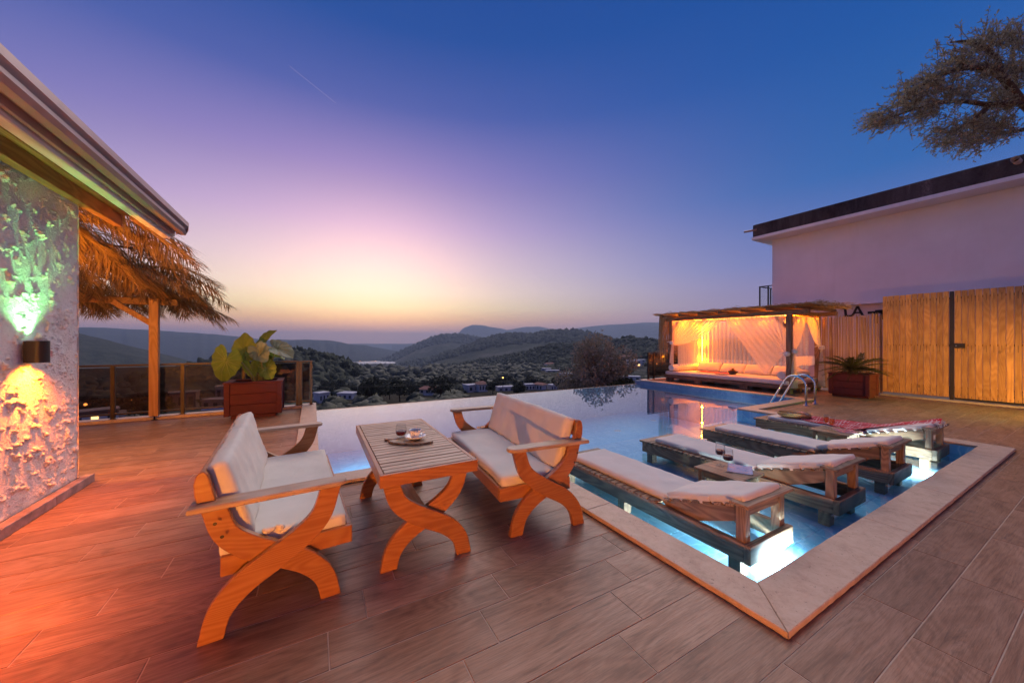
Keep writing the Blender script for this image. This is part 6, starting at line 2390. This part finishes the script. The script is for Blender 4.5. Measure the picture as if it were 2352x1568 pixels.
MB().box(FXP - 0.03, FXP + 0.03, 2.283, 2.346, 0.02, 2.66, 0.004).build('gate_post', M['black_alu'], gt_)
MB().box(FXP - 0.06, FXP + 0.06, 2.25, 2.38, 0.001, 0.02, 0.003).build('post_plate', M['black_alu'], gt_)
MB().box(FXP - 0.02, FXP + 0.02, -2.4, 2.27, 0.055, 0.098, 0.003).build('bottom_rail', M['black_alu'], gt_)
MB().box(FXP - 0.052, FXP - 0.014, 2.11, 2.31, 1.29, 1.40, 0.004).build('lock', M['black_alu'], gt_)
MB().box(FXP - 0.06, FXP - 0.032, 2.285, 2.345, 1.32, 1.375, 0.004).build('latch', M['black_alu'], gt_)
MB().lathe([(0.0, 0.0), (0.012, 0.0), (0.012, 0.003), (0.0, 0.003)], 10, (0, 0, 0)).build('key_plate', M['chrome'], gt_, loc=(FXP - 0.0535, 2.24, 1.345)).rotation_euler = (0, R(-90), 0)
tag(MB().box(FXP - 0.10, FXP + 0.30, -3.4, 3.55, -0.3, 0.045, 0.02).build('curb', M['concrete']), 'rough low concrete strip under the plank fence', 'curb')

rfn = thing('reed_fence', 'split reed fence between the gazebo and the plank fence', 'fence', (0, 0, 0))
canes, cap_ = MB(), 0
for k in range(105):
    y = 3.53 + 1.42 * k / 105
    h = 2.18 + rr.uniform(-.06, .06)
    w_ = rr.uniform(-.012, .012)
    if rr.random() < 0.06:
        continue
    canes.tube([(FXP + 0.05 + rr.uniform(-.012, .012), y, 0.05), (FXP + 0.05, y + w_, 1.1), (FXP + 0.05 + rr.uniform(-.02, .02), y + w_ * 2, h)], rr.uniform(0.0045, 0.0085), 6)
stuff(canes.build('canes', M['reed'], rfn))
for zc in (0.5, 1.3, 2.0):
    MB().tube([(FXP + 0.042, 3.36, zc), (FXP + 0.040, 4.0, zc + .01), (FXP + 0.042, 4.95, zc)], 0.0025, 5).build('wire', M['chrome'], rfn)

# sago palm in its box
planter((12.45, 3.80, 0), R(0), 0.62, 0.82, 0.06, 0.62, 'wide maroon planter box with the sago palm, in front of the reed fence')
sp_ = thing('sago_palm', 'low spreading sago palm in the wide maroon box', 'palm', (12.45, 3.80, 0.50))
MB().lathe([(0.0, 0.0), (0.10, 0.0), (0.12, 0.08), (0.09, 0.18), (0.05, 0.24), (0.0, 0.25)], 14, cap=False).build('trunk', M['bark'], sp_, True)
sf_ = [frond_mesh(0.72, 60 + k, 0.30 + 0.08 * k, 0.13, 44, 'frond', 'sago', 0.006, 0.75, 0.25) for k in range(3)]
for k in range(40):
    o = link('frond', sf_[k % 3], sp_, (0, 0, 0.20))
    ring = k / 40
    o.rotation_euler = (0, R(-lerp(58, 2, ring) + rr.uniform(-6, 6)), R(k * 137.5))
    s_ = rr.uniform(0.8, 1.05); o.scale = (s_, s_, s_)

# ------------------------------------------------------------------ white building behind the fence
bd = thing('white_building', 'white rendered building with a dark weathered parapet behind the fence', 'building', (0, 0, 0))
BXW, BYC = 18.04, 8.25
MB().box(BXW, BXW + 14, -14, BYC, 2.86, 5.98).build('wall', M['plaster'], bd)
MB().box(BXW + 0.28, BXW + 13.5, -13.8, BYC - 0.2, -0.5, 2.857).build('lower_wall', M['plaster_lo'], bd)
MB().box(BXW - 0.83, BXW + 14.8, -14.5, BYC + 0.45, 5.985, 6.12, 0.01).build('soffit', M['plaster'], bd)
MB().box(BXW - 0.80, BXW + 14.8, -14.5, BYC + 0.42, 6.123, 6.66, 0.03).build('parapet', M['parapet'], bd)
MB().tube([(BXW - 0.78, BYC + 0.25, 6.42), (BXW - 0.85, BYC + 0.75, 6.44)], 0.045, 10).build('drain_pipe', M['gutter'], bd, True)
MB().tube([(BXW - 0.70, 1.76, 6.46), (BXW - 1.0, 1.80, 6.52)], [0.075, 0.085], 14, False).build('drain_spout', M['plaster_lo'], bd, True)
MB().box(BXW + 0.3, BXW + 2.4, BYC + 0.003, BYC + 0.75, 2.72, 2.98, 0.01).build('balcony_slab', M['plaster'], bd)
bal = MB()
for x in (BXW + 0.36, BXW + 1.35, BXW + 2.34):
    bal.box(x - 0.025, x + 0.025, BYC + 0.66, BYC + 0.71, 2.981, 4.0, 0.003)
bal.box(BXW + 0.33, BXW + 2.37, BYC + 0.655, BYC + 0.715, 4.001, 4.04, 0.003)
for y in (BYC + 0.06, BYC + 0.33):
    bal.box(BXW + 0.335, BXW + 0.385, y - 0.025, y + 0.025, 2.981, 4.0, 0.003)
bal.box(BXW + 0.33, BXW + 0.39, BYC + 0.01, BYC + 0.654, 4.001, 4.04, 0.003)
bal.build('balcony_rail', M['black_alu'], bd)
MB().box(BXW + 0.352, BXW + 0.368, BYC + 0.09, BYC + 0.63, 3.05, 3.96).box(BXW + 0.42, BXW + 2.3, BYC + 0.68, BYC + 0.69, 3.05, 3.96).build('balcony_glass', M['clear'], bd)
# painted wording on the lower wall, mostly hidden by the reeds: the tops of the letters show
LX = BXW + 0.278


def letter(loops):
    for lp in loops:
        m = MB().prism([(y, z_) for y, z_ in lp], LX - 0.012, LX, 'yz')
        m.build('letter', M['letter'], bd)


def glyph(y, z_, s, shape):
    """strokes in a unit box; writing runs towards -y as seen from the deck"""
    return [[(y - a * s, z_ + b_ * s) for a, b_ in st] for st in shape]


A_ = [[(0.0, 0.0), (0.22, 0.0), (0.5, 0.72), (0.58, 1.0), (0.40, 1.0)], [(0.60, 1.0), (0.42, 1.0), (0.78, 0.0), (1.02, 0.0)], [(0.25, 0.22), (0.75, 0.22), (0.70, 0.38), (0.32, 0.38)]]
L2 = [[(0.05, 1.0), (-0.08, 0.86), (0.10, 0.80), (0.18, 0.0), (0.40, 0.0), (0.32, 0.86), (0.42, 1.0)], [(0.18, 0.0), (0.85, 0.0), (0.92, 0.36), (0.78, 0.30), (0.72, 0.18), (0.2, 0.18)]]
T_ = [[(0.0, 1.0), (0.0, 0.80), (1.0, 0.80), (1.0, 1.0)], [(0.40, 0.798), (0.40, 0.0), (0.62, 0.0), (0.62, 0.798)]]
E_ = [[(0.0, 1.0), (0.0, 0.0), (0.2, 0.0), (0.2, 1.0)], [(0.201, 1.0), (0.201, 0.82), (0.85, 0.82), (0.85, 1.0)], [(0.201, 0.58), (0.201, 0.42), (0.7, 0.42), (0.7, 0.58)]]
letter(glyph(5.90, 2.42, 0.36, L2))
letter(glyph(5.64, 2.45, 0.36, A_))
letter(glyph(5.17, 2.12, 0.46, T_))
letter(glyph(4.97, 2.26, 0.36, T_))

# ------------------------------------------------------------------ olive tree reaching in from the right
ot = thing('olive_tree', 'old olive tree reaching its branch in over the white building from the right', 'tree', (0, 0, 0))


def at_d(fx, fy, d):
    fy -= 30
    return FW * d + RT * ((fx - 2048) / 1424 * d) + Vector((0, 0, CAM_H - (fy - 1365.5) / 1424 * d))


br = MB()
root = Vector((15.35, 0.0, -0.1))
fork = at_d(4230, 560, 7.6)
br.tube(curve([root, root + Vector((-0.1, 0.1, 1.6)), root.lerp(fork, 0.62) + Vector((0.1, 0, 0.5)), fork], 16), [0.20 - 0.0085 * k for k in range(17)], 9)
limbs = [[(4230, 560, 7.6), (4090, 440, 7.4), (4000, 330, 7.2), (3900, 300, 7.1), (3760, 330, 7.0), (3620, 420, 6.9)],
         [(4090, 440, 7.4), (3960, 450, 7.3), (3840, 435, 7.2), (3720, 450, 7.1), (3560, 500, 7.0)],
         [(4000, 330, 7.2), (3990, 270, 7.3), (3900, 200, 7.4), (3800, 200, 7.5)],
         [(4230, 560, 7.6), (4100, 455, 7.9), (4060, 350, 8.0), (4050, 200, 8.1)],
         [(3960, 450, 7.3), (3880, 520, 7.2), (3800, 560, 7.1)],
         [(4200, 520, 7.7), (4040, 560, 7.8), (3920, 560, 7.7)],
         [(4230, 560, 7.6), (4350, 400, 8.0), (4420, 250, 8.4)]]
ends = []
for lb in limbs:
    pts = [at_d(*p) for p in lb]
    c = curve(pts, 14)
    br.tube(c, [0.085 * (1 - 0.82 * k / 14) * (1.0 if lb is limbs[0] else 0.62) + 0.006 for k in range(15)], 7)
    ends += [Vector(p) for p in c[4:]]
rt = random.Random(21)
twigs = MB()
LVV = []
spots = [(3560, 500, 7.0, 95, 60), (3640, 420, 6.9, 90, 70), (3730, 360, 7.0, 90, 70), (3700, 460, 7.2, 100, 70), (3830, 280, 7.1, 100, 75), (3830, 400, 7.1, 100, 70),
         (3930, 210, 7.3, 95, 65), (3950, 330, 7.2, 90, 80), (4050, 200, 7.6, 90, 75), (4060, 330, 7.5, 90, 80), (3800, 560, 7.1, 100, 50), (3900, 520, 7.3, 110, 60),
         (3880, 590, 7.2, 90, 45), (4000, 540, 7.5, 90, 60), (3500, 525, 7.0, 60, 28), (4010, 440, 7.5, 90, 70), (4150, 250, 7.9, 80, 90), (4300, 300, 8.0, 120, 110), (3770, 600, 7.1, 60, 25)]
wts = [a * b_ for *_, a, b_ in spots]
for k in range(1900):
    fx, fy, d, ax_, ay_ = rt.choices(spots, wts)[0]
    p = at_d(fx + rt.gauss(0, 0.40) * ax_ + 12, fy + rt.gauss(0, 0.40) * ay_, d + rt.gauss(0, 0.32))
    out_ = (p - fork).normalized()
    dr = (out_ * 0.75 + Vector((rt.gauss(0, .45), rt.gauss(0, .45), rt.gauss(-0.05, .45)))).normalized()
    L_ = rt.uniform(0.18, 0.36)
    q1 = p + dr * L_ * .55; q2 = p + dr * L_ + Vector((0, 0, -0.05))
    twigs.tube([p - dr * 0.1, q1, q2], [0.004, 0.003, 0.0015], 3, False)
    for j in range(15):
        u = j / 14
        b0 = (p.lerp(q1, u / .55) if u < .55 else q1.lerp(q2, (u - .55) / .45))
        ld = (dr * 0.9 + Vector((rt.gauss(0, .6), rt.gauss(0, .6), rt.gauss(0, .6)))).normalized()
        w_ = ld.cross(Vector((rt.gauss(0, 1), rt.gauss(0, 1), rt.gauss(0, 1)))).normalized()
        ll, lw = rt.uniform(0.05, 0.08), rt.uniform(0.0075, 0.012)
        LVV.append((b0, b0 + ld * ll * .5 + w_ * lw, b0 + ld * ll, b0 + ld * ll * .5 - w_ * lw))
br.build('trunk', M['bark'], ot, True)
twigs.build('twigs', M['bark'], ot)
V = np.array([[tuple(p) for p in q] for q in LVV]).reshape(-1, 3)
link('crown', numesh('crown', V, np.arange(len(V)).reshape(-1, 4), M['olive']), ot)

# coloured garden light on the deck by the fence
floodlight((10.6, -0.9, 0.001), (13.5, 2.6, 0.75), 'small amber spotlight on the deck aimed at the plank fence, right of the view', (1.0, 0.46, 0.055), 1250, 62)
floodlight((12.6, -1.6, 0.001), (11.7, 1.5, 0.0), 'lime green spotlight on a slim stand by the gate, right of the view', (0.62, 1.0, 0.03), 420, 58, 1.9)

# ------------------------------------------------------------------ air
hz_ = MB().box(-16000, 16000, -16000, 16000, -262, 345).mesh('haze')
hm = NT('valley haze')
pv = hm.n.new('ShaderNodeVolumePrincipled')
pv.inputs['Color'].default_value = (0.62, 0.77, 1.0, 1)
pv.inputs['Density'].default_value = 0.00016
pv.inputs['Anisotropy'].default_value = 0.2
hm.l.new(pv.outputs[0], hm.out.inputs['Volume'])
hz_.materials.append(hm.m)
stuff(link('haze', hz_))
